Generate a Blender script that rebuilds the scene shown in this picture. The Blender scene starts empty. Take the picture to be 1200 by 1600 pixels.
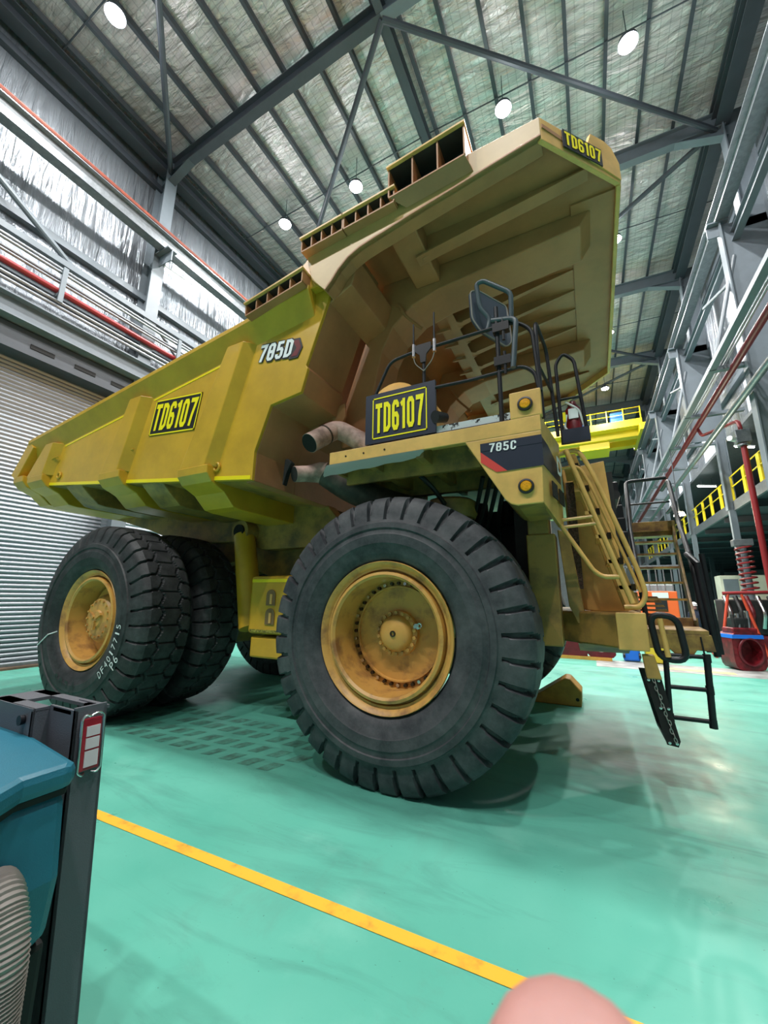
import bpy, math, random
from mathutils import Vector, Matrix
random.seed(7)
S = bpy.context.scene
COL = S.collection
PI = math.pi

# ------------------------------------------------------------------ camera, world, exposure
cam_d = bpy.data.cameras.new('camera'); cam = bpy.data.objects.new('camera', cam_d); COL.objects.link(cam)
cam_d.sensor_fit = 'HORIZONTAL'; cam_d.sensor_width = 36.0; cam_d.lens = 36.0 * 618.53 / 1200.0
cam_d.clip_start = 0.02; cam_d.clip_end = 300
_r = Vector((0.89057409, 0.4546963, 0.01136068)); _u = Vector((0.08636713, -0.19357721, 0.9772761)); _f = Vector((-0.446563, 0.86935559, 0.21166566))
CAMP = Vector((1.9671, -6.6618, 1.8656))
cam.matrix_world = Matrix(((_r.x, _u.x, -_f.x, CAMP.x), (_r.y, _u.y, -_f.y, CAMP.y), (_r.z, _u.z, -_f.z, CAMP.z), (0, 0, 0, 1)))
cam_d.dof.use_dof = True; cam_d.dof.focus_distance = 5.0; cam_d.dof.aperture_fstop = 14.0
S.camera = cam
W = bpy.data.worlds.new('world'); S.world = W; W.use_nodes = True
W.node_tree.nodes['Background'].inputs[0].default_value = (0.95, 0.97, 1.0, 1)
W.node_tree.nodes['Background'].inputs[1].default_value = 0.16
S.view_settings.view_transform = 'Standard'; S.view_settings.look = 'None'; S.view_settings.gamma = 1.0
S.view_settings.use_curve_mapping = False
S.view_settings.exposure = 0.12
HIGHBAY_W = 620.0

# ------------------------------------------------------------------ materials
MATS = {}
def mat(name, col, rough=0.5, metal=0.0, noise=0.0, scale=4.0, bump=0.0, bscale=30.0, dark=None, lo=0.4, hi=0.7, spec=0.5, emit=None, es=1.0, coat=0.0):
    m = bpy.data.materials.new(name); m.use_nodes = True; nt = m.node_tree; b = nt.nodes['Principled BSDF']
    b.inputs['Base Color'].default_value = (*col, 1); b.inputs['Roughness'].default_value = rough; b.inputs['Metallic'].default_value = metal
    b.inputs['Specular IOR Level'].default_value = spec; b.inputs['Coat Weight'].default_value = coat
    if emit: b.inputs['Emission Color'].default_value = (*emit, 1); b.inputs['Emission Strength'].default_value = es
    tc = nt.nodes.new('ShaderNodeTexCoord')
    if noise > 0 or dark:
        n = nt.nodes.new('ShaderNodeTexNoise'); n.inputs['Scale'].default_value = scale; n.inputs['Detail'].default_value = 6; n.inputs['Roughness'].default_value = 0.62
        nt.links.new(tc.outputs['Object'], n.inputs['Vector'])
        cr = nt.nodes.new('ShaderNodeValToRGB'); cr.color_ramp.elements[0].position = lo; cr.color_ramp.elements[1].position = hi
        d = dark or tuple(c * (1 - noise) for c in col)
        cr.color_ramp.elements[0].color = (*d, 1); cr.color_ramp.elements[1].color = (*col, 1)
        nt.links.new(n.outputs['Fac'], cr.inputs[0]); nt.links.new(cr.outputs[0], b.inputs['Base Color'])
    if bump > 0:
        n2 = nt.nodes.new('ShaderNodeTexNoise'); n2.inputs['Scale'].default_value = bscale; n2.inputs['Detail'].default_value = 4
        nt.links.new(tc.outputs['Object'], n2.inputs['Vector'])
        bp = nt.nodes.new('ShaderNodeBump'); bp.inputs['Strength'].default_value = bump; bp.inputs['Distance'].default_value = 0.02
        nt.links.new(n2.outputs['Fac'], bp.inputs['Height']); nt.links.new(bp.outputs[0], b.inputs['Normal'])
    MATS[name] = m; return m

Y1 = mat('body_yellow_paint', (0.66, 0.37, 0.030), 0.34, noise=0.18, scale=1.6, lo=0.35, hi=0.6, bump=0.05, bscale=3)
YB = mat('body_paint_dusty_shaded', (0.47, 0.205, 0.085), 0.5, noise=0.25, scale=1.3, lo=0.35, hi=0.62)  # body paint again, with underside shade and a warm shift put into the colour
YB2 = mat('body_paint_lit_tan', (0.58, 0.36, 0.13), 0.4, noise=0.15, scale=2)  # lighter copy of the body paint for the lit canopy sides
YF = mat('fender_yellow_paint', (0.78, 0.45, 0.13), 0.4, noise=0.2, scale=3.5, lo=0.36, hi=0.6)
YW = mat('wheel_yellow_paint', (0.62, 0.33, 0.08), 0.42, dark=(0.30, 0.14, 0.05), scale=3.2, lo=0.33, hi=0.5, bump=0.1, bscale=20)
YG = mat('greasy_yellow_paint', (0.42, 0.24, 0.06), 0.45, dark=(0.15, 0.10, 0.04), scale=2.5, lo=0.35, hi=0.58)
YBR = mat('reflective_yellow_tape', (0.95, 0.72, 0.01), 0.3)
HIVIS = mat('high_visibility_yellow', (1.0, 0.82, 0.01), 0.45, spec=0.3)
BLK = mat('black_sign_vinyl', (0.012, 0.013, 0.015), 0.45)
NAVY = mat('dark_stripe_vinyl', (0.018, 0.024, 0.045), 0.4)
REDV = mat('red_vinyl', (0.70, 0.06, 0.05), 0.4)
WHT = mat('white_paint', (0.82, 0.84, 0.86), 0.45)
BTUBE = mat('black_painted_tube', (0.014, 0.014, 0.018), 0.45, noise=0.3, scale=8, spec=0.35)
GTUBE = mat('slate_painted_tube', (0.06, 0.08, 0.095), 0.4)
MIR = mat('mirror_back_slate', (0.045, 0.06, 0.085), 0.45)
EXH = mat('heat_stained_exhaust_steel', (0.62, 0.42, 0.36), 0.6, dark=(0.26, 0.17, 0.14), scale=4, lo=0.38, hi=0.62)
BOXSHADE = mat('spill_box_shade_black', (0.03, 0.028, 0.026), 0.6, noise=0.4, scale=5)  # near-black colour standing in for the shade inside the spill boxes
EXHD = mat('sooty_exhaust_steel', (0.10, 0.075, 0.06), 0.6, metal=0.2, noise=0.6, scale=6)
HOLE = mat('hole_and_part_black', (0.006, 0.006, 0.006), 0.8)  # black parts, and the painted-in dark of holes, slots, gaps and pipe mouths
ENG = mat('oily_engine_black', (0.018, 0.018, 0.018), 0.5, noise=0.5, scale=6)
RUBF = mat('grey_rubber_flap', (0.42, 0.34, 0.34), 0.8, spec=0.2)
CHR = mat('polished_steel', (0.65, 0.65, 0.66), 0.25, metal=1)
CHAIN = mat('worn_chain_steel', (0.35, 0.33, 0.31), 0.45, metal=0.7)
BOLT = mat('oily_wheel_stud', (0.07, 0.05, 0.03), 0.35, metal=0.5, noise=0.5, scale=30)
AMB = mat('amber_lens', (1.0, 0.42, 0.01), 0.3, noise=0.4, scale=70)
RUST = mat('rusty_yellow_stair_paint', (0.42, 0.25, 0.06), 0.55, dark=(0.16, 0.08, 0.03), scale=4, lo=0.4, hi=0.6)
RCORE = mat('corroded_radiator_edge', (0.22, 0.13, 0.10), 0.7, noise=0.7, scale=40, bump=0.8, bscale=60)
STEEL = mat('blue_grey_structural_paint', (0.155, 0.185, 0.21), 0.45, noise=0.15, scale=1.5)
STEELD = mat('dark_grey_structural_paint', (0.055, 0.064, 0.078), 0.5, noise=0.2, scale=1.5)
GALV = mat('galvanised_steel', (0.31, 0.335, 0.355), 0.38, metal=0.7, noise=0.25, scale=8)
REDP = mat('red_sprinkler_pipe_paint', (0.23, 0.010, 0.013), 0.4)
ORG = mat('rust_red_rail_paint', (0.27, 0.05, 0.022), 0.5, noise=0.4, scale=6)
CRY = mat('crane_yellow_paint', (0.88, 0.66, 0.02), 0.4)
BLUE = mat('blue_plastic', (0.01, 0.16, 0.70), 0.4)
MAR = mat('maroon_machine_paint', (0.17, 0.008, 0.018), 0.4, noise=0.5, scale=5)
REDM = mat('red_machine_paint', (0.24, 0.012, 0.02), 0.4, noise=0.7, scale=6)
ORL = mat('red_orange_stand_paint', (0.5, 0.05, 0.02), 0.45)
ORM = mat('orange_cabinet_paint', (0.85, 0.14, 0.03), 0.45)
CREAM = mat('cream_cabinet_paint', (0.62, 0.62, 0.50), 0.5, noise=0.1)
TEAL = mat('teal_moulded_plastic', (0.012, 0.135, 0.20), 0.42, noise=0.15, scale=3, bump=0.15, bscale=180)
CHAR = mat('charcoal_painted_steel', (0.085, 0.088, 0.105), 0.5, bump=0.15, bscale=200)
HOSEM = mat('grey_corrugated_hose', (0.24, 0.215, 0.195), 0.6)
CHOCK = mat('wheel_chock_yellow_plastic', (0.66, 0.34, 0.06), 0.5, noise=0.25, scale=6)
SKIN = mat('skin', (0.34, 0.165, 0.145), 0.5, noise=0.15, scale=60)
SKIN.node_tree.nodes['Principled BSDF'].inputs['Subsurface Weight'].default_value = 0.25
SKIN.node_tree.nodes['Principled BSDF'].inputs['Subsurface Radius'].default_value = (0.01, 0.004, 0.002)
NAIL = mat('fingernail', (0.75, 0.45, 0.38), 0.3)
PLAS = mat('clear_plastic_wrap', (0.55, 0.50, 0.50), 0.2)
LENS = mat('lamp_lens_lit', (1, 1, 1), 0.5, emit=(0.93, 0.97, 1.0), es=60)
TUBE = mat('fluorescent_tube_lit', (1, 1, 1), 0.5, emit=(0.95, 1.0, 0.98), es=9)
WARM = mat('warm_flood_lens_lit', (1, 1, 1), 0.5, emit=(1.0, 0.85, 0.5), es=45)
TRED = mat('red_tail_lens', (0.35, 0.01, 0.025), 0.2)
TWHT = mat('frosted_tail_lens', (0.62, 0.52, 0.56), 0.25)
CHALK = mat('white_chalk_paint', (0.75, 0.77, 0.78), 0.8)
MOULD = mat('moulded_rubber_letters', (0.012, 0.013, 0.014), 0.5)
PAPER = mat('notice_paper', (0.75, 0.78, 0.78), 0.6)

def nodes(name):
    m = bpy.data.materials.new(name); m.use_nodes = True; nt = m.node_tree
    return m, nt, nt.nodes['Principled BSDF'], nt.nodes.new('ShaderNodeTexCoord'), (lambda a, b: nt.links.new(a, b))

# rubber: dusty sidewall
def rubber(name, base, dust, lo, hi, sc=1.6):
    m, nt, b, tc, L = nodes(name)
    n = nt.nodes.new('ShaderNodeTexNoise'); n.inputs['Scale'].default_value = sc; n.inputs['Detail'].default_value = 9; n.inputs['Roughness'].default_value = 0.7
    L(tc.outputs['Object'], n.inputs['Vector'])
    cr = nt.nodes.new('ShaderNodeValToRGB'); cr.color_ramp.elements[0].position = lo; cr.color_ramp.elements[1].position = hi
    cr.color_ramp.elements[0].color = (*base, 1); cr.color_ramp.elements[1].color = (*dust, 1)
    L(n.outputs['Fac'], cr.inputs[0]); L(cr.outputs[0], b.inputs['Base Color']); b.inputs['Roughness'].default_value = 0.62
    n2 = nt.nodes.new('ShaderNodeTexNoise'); n2.inputs['Scale'].default_value = 26; n2.inputs['Detail'].default_value = 8
    L(tc.outputs['Object'], n2.inputs['Vector'])
    bp = nt.nodes.new('ShaderNodeBump'); bp.inputs['Strength'].default_value = 0.25; bp.inputs['Distance'].default_value = 0.01
    L(n2.outputs['Fac'], bp.inputs['Height']); L(bp.outputs[0], b.inputs['Normal'])
    return m
RUBA = rubber('worn_grey_tyre_rubber', (0.020, 0.023, 0.029), (0.088, 0.090, 0.098), 0.38, 0.70, 3.0)
RUBB = rubber('newer_black_tyre_rubber', (0.012, 0.013, 0.015), (0.066, 0.068, 0.072), 0.42, 0.76, 3.0)

# painted floor
FLO, nt, b, tc, L = nodes('mint_epoxy_floor')
def nz(sc, det=6, r=0.6, vec=None, dist=0.0):
    n = nt.nodes.new('ShaderNodeTexNoise'); n.inputs['Scale'].default_value = sc; n.inputs['Detail'].default_value = det; n.inputs['Roughness'].default_value = r
    n.inputs['Distortion'].default_value = dist
    L(vec or tc.outputs['Object'], n.inputs['Vector']); return n
def ramp(src, p0, c0, p1, c1):
    c = nt.nodes.new('ShaderNodeValToRGB'); c.color_ramp.elements[0].position = p0; c.color_ramp.elements[0].color = (*c0, 1)
    c.color_ramp.elements[1].position = p1; c.color_ramp.elements[1].color = (*c1, 1); L(src, c.inputs[0]); return c
def mix(fac, a, c):
    m = nt.nodes.new('ShaderNodeMix'); m.data_type = 'RGBA'; L(fac, m.inputs['Factor'])
    for s, v in ((m.inputs[6], a), (m.inputs[7], c)):
        if isinstance(v, tuple): s.default_value = (*v, 1)
        else: L(v, s)
    return m.outputs[2]
base = ramp(nz(0.35, 8).outputs['Fac'], 0.3, (0.085, 0.36, 0.275), 0.7, (0.13, 0.45, 0.35))
mp = nt.nodes.new('ShaderNodeMapping'); mp.inputs['Rotation'].default_value = (0, 0, 0.5); mp.inputs['Scale'].default_value = (0.5, 2.2, 1); L(tc.outputs['Object'], mp.inputs['Vector'])
smear = ramp(nz(1.1, 8, 0.65, mp.outputs[0], 1.2).outputs['Fac'], 0.52, (0, 0, 0), 0.74, (0.7, 0.7, 0.7))
c1 = mix(smear.outputs[0], base.outputs[0], (0.065, 0.22, 0.18))
spots = ramp(nz(5.5, 6, 0.7).outputs['Fac'], 0.68, (0, 0, 0), 0.76, (0.7, 0.7, 0.7))
c2 = mix(spots.outputs[0], c1, (0.03, 0.12, 0.10))
grime = ramp(nz(0.55, 9, 0.72, None, 0.8).outputs['Fac'], 0.55, (0, 0, 0), 0.72, (0.5, 0.5, 0.5))
c2 = mix(grime.outputs[0], c2, (0.10, 0.20, 0.165))
spk = ramp(nz(38, 3, 0.6).outputs['Fac'], 0.70, (0, 0, 0), 0.74, (0.8, 0.8, 0.8))
c2 = mix(spk.outputs[0], c2, (0.02, 0.06, 0.05))
light = ramp(nz(0.9, 7, 0.6).outputs['Fac'], 0.58, (0, 0, 0), 0.8, (0.5, 0.5, 0.5))
c3 = mix(light.outputs[0], c2, (0.26, 0.60, 0.49))
L(c3, b.inputs['Base Color'])
rr = ramp(nz(1.5, 6).outputs['Fac'], 0.3, (0.26, 0.26, 0.26), 0.75, (0.55, 0.55, 0.55)); L(rr.outputs[0], b.inputs['Roughness'])
bp = nt.nodes.new('ShaderNodeBump'); bp.inputs['Strength'].default_value = 0.06; bp.inputs['Distance'].default_value = 0.02; L(nz(3, 5).outputs['Fac'], bp.inputs['Height']); L(bp.outputs[0], b.inputs['Normal'])
GREY, nt, b, tc, L = nodes('bare_concrete_strip')
g = ramp(nz(2.2, 8).outputs['Fac'], 0.35, (0.20, 0.20, 0.19), 0.65, (0.40, 0.41, 0.39)); L(g.outputs[0], b.inputs['Base Color']); b.inputs['Roughness'].default_value = 0.5
LINE, nt, b, tc, L = nodes('orange_floor_line_paint')
g = ramp(nz(6, 8).outputs['Fac'], 0.28, (0.42, 0.24, 0.04), 0.46, (0.93, 0.43, 0.04)); L(g.outputs[0], b.inputs['Base Color']); b.inputs['Roughness'].default_value = 0.4
MUD, nt, b, tc, L = nodes('tyre_mark_dirt')
g = ramp(nz(9, 8).outputs['Fac'], 0.35, (0.05, 0.13, 0.10), 0.62, (0.085, 0.30, 0.23)); L(g.outputs[0], b.inputs['Base Color']); b.inputs['Roughness'].default_value = 0.6

# foil insulation with wire mesh (roof) and hanging foil (walls)
def foil(name, col, axis, rough, pillow, meshs):
    global nt, L, tc
    m, nt, b, tc, L = nodes(name)
    b.inputs['Metallic'].default_value = 0.62; b.inputs['Roughness'].default_value = rough
    c = ramp(nz(0.7, 5).outputs['Fac'], 0.3, tuple(x * 0.72 for x in col), 0.7, col)
    sep = nt.nodes.new('ShaderNodeSeparateXYZ'); L(tc.outputs['Object'], sep.inputs[0])
    def saw(sock, k):
        a = nt.nodes.new('ShaderNodeMath'); a.operation = 'MULTIPLY'; L(sock, a.inputs[0]); a.inputs[1].default_value = k
        f = nt.nodes.new('ShaderNodeMath'); f.operation = 'FRACT'; L(a.outputs[0], f.inputs[0])
        g = nt.nodes.new('ShaderNodeMath'); g.operation = 'LESS_THAN'; L(f.outputs[0], g.inputs[0]); g.inputs[1].default_value = 0.10; return g.outputs[0]
    if meshs:
        a1 = saw(sep.outputs['X'], meshs); a2 = saw(sep.outputs['Y'], meshs)
        mx = nt.nodes.new('ShaderNodeMath'); mx.operation = 'MAXIMUM'; L(a1, mx.inputs[0]); L(a2, mx.inputs[1])
        sc = nt.nodes.new('ShaderNodeMath'); sc.operation = 'MULTIPLY'; L(mx.outputs[0], sc.inputs[0]); sc.inputs[1].default_value = 0.45
        L(mix(sc.outputs[0], c.outputs[0], tuple(x * 0.4 for x in col)), b.inputs['Base Color'])
    else: L(c.outputs[0], b.inputs['Base Color'])
    mp = nt.nodes.new('ShaderNodeMapping'); L(tc.outputs['Object'], mp.inputs['Vector'])
    mp.inputs['Scale'].default_value = (1.0, 5.0, 0.5) if axis == 'wall' else (1.2, 4.5, 1)
    n = nz(pillow, 5, 0.55, mp.outputs[0], 0.6)
    bp = nt.nodes.new('ShaderNodeBump'); bp.inputs['Strength'].default_value = 0.9; bp.inputs['Distance'].default_value = 0.16; L(n.outputs['Fac'], bp.inputs['Height']); L(bp.outputs[0], b.inputs['Normal'])
    return m
FROOF = foil('roof_foil_blanket_with_mesh', (0.76, 0.69, 0.68), 'roof', 0.42, 1.0, 4.0)
FWALL = foil('hanging_wall_foil', (0.29, 0.32, 0.355), 'wall', 0.30, 0.9, 0)

# roller shutter slats: rounded ribs by bump + colour seam
SHUT, nt, b, tc, L = nodes('ribbed_roller_shutter_steel')
b.inputs['Base Color'].default_value = (0.25, 0.27, 0.30, 1); b.inputs['Metallic'].default_value = 0.5; b.inputs['Roughness'].default_value = 0.42
DARKIN = mat('dark_interior_wall', (0.10, 0.11, 0.12), 0.7, noise=0.3, scale=1)
CLADM = mat('annex_wall_cladding', (0.30, 0.33, 0.35), 0.5, noise=0.2, scale=2)

# ------------------------------------------------------------------ mesh builder
def worigin(o):
    v = Vector((0, 0, 0))
    while o is not None:
        v = v + Vector(o.location); o = o.parent
    return v
class M:
    def __init__(s): s.v = []; s.f = []
    def add(s, vs, fs):
        k = len(s.v); s.v += [tuple(p) for p in vs]; s.f += [tuple(i + k for i in f) for f in fs]; return s
    def box(s, x0, x1, y0, y1, z0, z1):
        return s.add([(x0, y0, z0), (x1, y0, z0), (x1, y1, z0), (x0, y1, z0), (x0, y0, z1), (x1, y0, z1), (x1, y1, z1), (x0, y1, z1)],
                     [(0, 3, 2, 1), (4, 5, 6, 7), (0, 1, 5, 4), (1, 2, 6, 5), (2, 3, 7, 6), (3, 0, 4, 7)])
    def obox(s, c, a, b_, d):            # centre and three half-axis vectors
        c, a, b_, d = map(Vector, (c, a, b_, d)); vs = []
        for z in (-1, 1):
            for x, y in ((-1, -1), (1, -1), (1, 1), (-1, 1)): vs.append(c + a * x + b_ * y + d * z)
        return s.add(vs, [(0, 3, 2, 1), (4, 5, 6, 7), (0, 1, 5, 4), (1, 2, 6, 5), (2, 3, 7, 6), (3, 0, 4, 7)])
    def prism(s, pts, plane, a, b_):
        def P(p, t):
            return {'xz': (p[0], t, p[1]), 'xy': (p[0], p[1], t), 'yz': (t, p[0], p[1])}[plane]
        n = len(pts); vs = [P(p, a) for p in pts] + [P(p, b_) for p in pts]
        fs = [tuple(range(n)), tuple(range(2 * n - 1, n - 1, -1))] + [(i, i + n, (i + 1) % n + n, (i + 1) % n) for i in range(n)]
        return s.add(vs, fs)
    def strip(s, pts, plane, a, b_, th):    # open polyline given a thickness, extruded
        n = len(pts); out = []
        for i, p in enumerate(pts):
            q0 = Vector(pts[max(0, i - 1)]); q1 = Vector(pts[min(n - 1, i + 1)]); d = (q1 - q0).normalized(); nn = Vector((-d.y, d.x)); out.append(Vector(p) + nn * th)
        return s.prism(list(map(tuple, pts)) + [tuple(p) for p in reversed(out)], plane, a, b_)
    def tube(s, path, r, n=10, closed=False):
        path = [Vector(p) for p in path]; N = len(path); rings = []
        up = None
        for i, p in enumerate(path):
            if closed: d = (path[(i + 1) % N] - path[i - 1])
            else: d = path[min(N - 1, i + 1)] - path[max(0, i - 1)]
            d.normalize()
            if up is None: up = d.orthogonal().normalized()
            up = (up - d * up.dot(d)); up.normalize(); sd = d.cross(up)
            rr = r[i] if isinstance(r, (list, tuple)) else r
            rings.append([p + (up * math.cos(2 * PI * k / n) + sd * math.sin(2 * PI * k / n)) * rr for k in range(n)])
        vs = [q for ring in rings for q in ring]; fs = []
        M_ = N if closed else N - 1
        for i in range(M_):
            a = i * n; b_ = ((i + 1) % N) * n
            for k in range(n): fs.append((a + k, a + (k + 1) % n, b_ + (k + 1) % n, b_ + k))
        if not closed: fs.append(tuple(reversed(range(n)))); fs.append(tuple((N - 1) * n + k for k in range(n)))
        return s.add(vs, fs)
    def cyl(s, p0, p1, r0, r1=None, n=20): return s.tube([p0, p1], [r0, r1 if r1 is not None else r0], n)
    def lathe(s, prof, c, axis='y', n=64):   # prof list of (t along axis, radius)
        vs = []
        for t, r in prof:
            for k in range(n):
                a = 2 * PI * k / n; u, w = r * math.cos(a), r * math.sin(a)
                vs.append({'y': (c[0] + u, c[1] + t, c[2] + w), 'z': (c[0] + u, c[1] + w, c[2] + t), 'x': (c[0] + t, c[1] + u, c[2] + w)}[axis])
        fs = []
        for i in range(len(prof) - 1):
            for k in range(n): fs.append((i * n + k, i * n + (k + 1) % n, (i + 1) * n + (k + 1) % n, (i + 1) * n + k))
        return s.add(vs, fs)
    def ibeam(s, p0, p1, d, w, tf=0.03, tw=0.02, up=(0, 0, 1)):   # I section, depth d, width w
        p0, p1, up = Vector(p0), Vector(p1), Vector(up); ax = (p1 - p0); L_ = ax.length; ax.normalize(); up = (up - ax * up.dot(ax)).normalized(); sd = ax.cross(up); c = (p0 + p1) / 2
        s.obox(c + up * (d / 2 - tf / 2), ax * L_ / 2, sd * w / 2, up * tf / 2); s.obox(c - up * (d / 2 - tf / 2), ax * L_ / 2, sd * w / 2, up * tf / 2)
        return s.obox(c, ax * L_ / 2, sd * tw / 2, up * (d / 2 - tf))
    def build(s, name, m, parent=None, smooth=False, bevel=0.0, local=False):
        o_ = Vector((0, 0, 0)) if (local or parent is None) else worigin(parent)
        me = bpy.data.meshes.new(name); me.from_pydata([tuple(Vector(p) - o_) for p in s.v], [], s.f); me.update()
        import bmesh
        bm = bmesh.new(); bm.from_mesh(me); bmesh.ops.recalc_face_normals(bm, faces=bm.faces[:]); bm.to_mesh(me); bm.free()
        me.materials.append(m)
        if smooth:
            me.shade_smooth(); me.set_sharp_from_angle(angle=math.radians(smooth if smooth is not True else 40))
        o = bpy.data.objects.new(name, me); COL.objects.link(o)
        if parent is not None: o.parent = parent
        if bevel > 0:
            b_ = o.modifiers.new('bevel', 'BEVEL'); b_.width = bevel; b_.segments = 2; b_.limit_method = 'ANGLE'; b_.angle_limit = math.radians(40)
        return o
def arc(c, r, a0, a1, n, plane='xz', t=0):
    out = []
    for i in range(n + 1):
        a = math.radians(a0 + (a1 - a0) * i / n); out.append((c[0] + r * math.cos(a), c[1] + r * math.sin(a)))
    return out
def rnd(pts, rad, n=5):                     # round the corners of a 3D polyline
    pts = [Vector(p) for p in pts]; out = [pts[0]]
    for i in range(1, len(pts) - 1):
        a, b_, c = pts[i - 1], pts[i], pts[i + 1]; d0 = (a - b_); d1 = (c - b_); r = min(rad, d0.length * 0.45, d1.length * 0.45)
        p0 = b_ + d0.normalized() * r; p1 = b_ + d1.normalized() * r
        for k in range(n + 1):
            t = k / n; out.append(p0 * (1 - t) ** 2 + b_ * 2 * t * (1 - t) + p1 * t * t)
    out.append(pts[-1]); return out
def rndc(pts, rad, n=5):                    # closed version
    pts = [Vector(p) for p in pts]; N = len(pts); out = []
    for i in range(N):
        a, b_, c = pts[i - 1], pts[i], pts[(i + 1) % N]; d0 = (a - b_); d1 = (c - b_); r = min(rad, d0.length * 0.45, d1.length * 0.45)
        p0 = b_ + d0.normalized() * r; p1 = b_ + d1.normalized() * r
        for k in range(n + 1):
            t = k / n; out.append(p0 * (1 - t) ** 2 + b_ * 2 * t * (1 - t) + p1 * t * t)
    return out
def thing(name, label, cat, loc=(0, 0, 0), group=None, rz=0.0):
    o = bpy.data.objects.new(name, None); COL.objects.link(o); o.empty_display_size = 0.2; o.location = loc; o.rotation_euler = (0, 0, rz)
    o['label'] = label; o['category'] = cat
    if group: o['group'] = group
    return o
def tag(o, label, cat, group=None, kind=None):
    o['label'] = label; o['category'] = cat
    if group: o['group'] = group
    if kind: o['kind'] = kind
    return o
def struct(o, label=None):
    o['kind'] = 'structure'
    if label: o['label'] = label; o['category'] = o.name.split('.')[0].replace('_', ' ')
    return o
def part(parent, name, loc=(0, 0, 0), rz=0.0):
    o = bpy.data.objects.new(name, None); COL.objects.link(o); o.parent = parent; o.location = loc; o.rotation_euler = (0, 0, rz); o.empty_display_size = 0.1; return o
def textmesh(name, body, m, O, U, V, parent, bold=0.02, depth=0.004, extr=True, space=1.0, shear=0.0):
    """text fitted into the parallelogram O + U + V (world)"""
    cu = bpy.data.curves.new(name, 'FONT'); cu.body = body; cu.offset = bold; cu.resolution_u = 4; cu.space_character = space; cu.shear = shear
    to = bpy.data.objects.new(name, cu); COL.objects.link(to); bpy.context.view_layer.update()
    dg = bpy.context.evaluated_depsgraph_get(); me0 = to.evaluated_get(dg).to_mesh()
    vs = [v.co.copy() for v in me0.vertices]; fs = [tuple(p.vertices) for p in me0.polygons]; to.evaluated_get(dg).to_mesh_clear()
    bpy.data.objects.remove(to); bpy.data.curves.remove(cu)
    x0 = min(v.x for v in vs); x1 = max(v.x for v in vs); y0 = min(v.y for v in vs); y1 = max(v.y for v in vs)
    O, U, V = Vector(O), Vector(U), Vector(V); N = U.cross(V).normalized()
    mm = M(); n = len(vs)
    def mapv(v, d): return O + U * ((v.x - x0) / (x1 - x0)) + V * ((v.y - y0) / (y1 - y0)) + N * d
    mm.add([mapv(v, depth) for v in vs], fs)
    return mm, N
def text(name, body, m, O, U, V, parent, **k):
    mm, N = textmesh(name, body, m, O, U, V, parent, **k); return mm.build(name, m, parent)
GL = {
 'T': [([(0, .92), (.44, .92)], 0), ([(.22, 0), (.22, .85)], 0)],
 'D': [([(.08, .08), (.08, .92), (.24, .92), (.36, .82), (.36, .18), (.24, .08)], 1)],
 '0': [([(.08, .18), (.08, .82), (.15, .92), (.29, .92), (.36, .82), (.36, .18), (.29, .08), (.15, .08)], 1)],
 '6': [([(.36, .74), (.36, .84), (.29, .92), (.15, .92), (.08, .82), (.08, .18), (.15, .08), (.29, .08), (.36, .18), (.36, .42), (.29, .52), (.16, .52)], 0)],
 '1': [([(.20, 0), (.20, 1.0)], 0), ([(.02, .80), (.14, .88)], 0)],
 '7': [([(0, .92), (.38, .92), (.34, .76), (.24, .40), (.18, 0)], 0)],
 '8': [([(.08, .18), (.08, .82), (.15, .92), (.29, .92), (.36, .82), (.36, .18), (.29, .08), (.15, .08)], 1), ([(.15, .50), (.29, .50)], 0)],
 '5': [([(.40, .92), (.10, .92), (.10, .55), (.29, .57), (.36, .47), (.36, .18), (.29, .08), (.15, .08), (.08, .18), (.08, .28)], 0)],
 'C': [([(.36, .66), (.36, .82), (.29, .92), (.15, .92), (.08, .82), (.08, .18), (.15, .08), (.29, .08), (.36, .18), (.36, .34)], 0)],
}
GW = {'1': .30}
def ribbon(m, pts, closed, hw, F):
    P = [Vector(p) for p in pts]; n = len(P); L_, R_ = [], []
    for i in range(n):
        a = P[i - 1] if (closed or i > 0) else P[i]; c = P[(i + 1) % n] if (closed or i < n - 1) else P[i]
        d0 = (P[i] - a).normalized() if (P[i] - a).length > 1e-6 else (c - P[i]).normalized(); d1 = (c - P[i]).normalized() if (c - P[i]).length > 1e-6 else d0
        n0 = Vector((-d0.y, d0.x)); n1 = Vector((-d1.y, d1.x)); b_ = (n0 + n1)
        b_ = b_.normalized() if b_.length > 1e-3 else n0
        k = hw / max(0.55, b_.dot(n0)); L_.append(P[i] + b_ * k); R_.append(P[i] - b_ * k)
    vs = [F(p) for p in L_] + [F(p) for p in R_]
    fs = [(i, (i + 1) % n, n + (i + 1) % n, n + i) for i in range(n if closed else n - 1)]
    m.add(vs, fs)
def glyphs(name, body, m, O, U, V, parent, hw=0.082, depth=0.004, gap=0.09, slant=0.0):
    """condensed bold lettering laid out in the parallelogram O + U + V"""
    tot = sum(GW.get(c, .44) for c in body) + gap * (len(body) - 1); O, U, V = Vector(O), Vector(U), Vector(V); N = U.cross(V).normalized(); mm = M(); x = 0.0
    if N.dot(CAMP - O) < 0: N = -N
    for c in body:
        for q_, (pts, cl) in enumerate(GL[c]):
            ribbon(mm, pts, cl, hw, lambda p, x=x, q_=q_: O + U * ((x + p.x + slant * p.y) / tot) + V * p.y + N * (depth + 0.0012 * q_))
        x += GW.get(c, .44) + gap
    return mm.build(name, m, parent)

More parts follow.
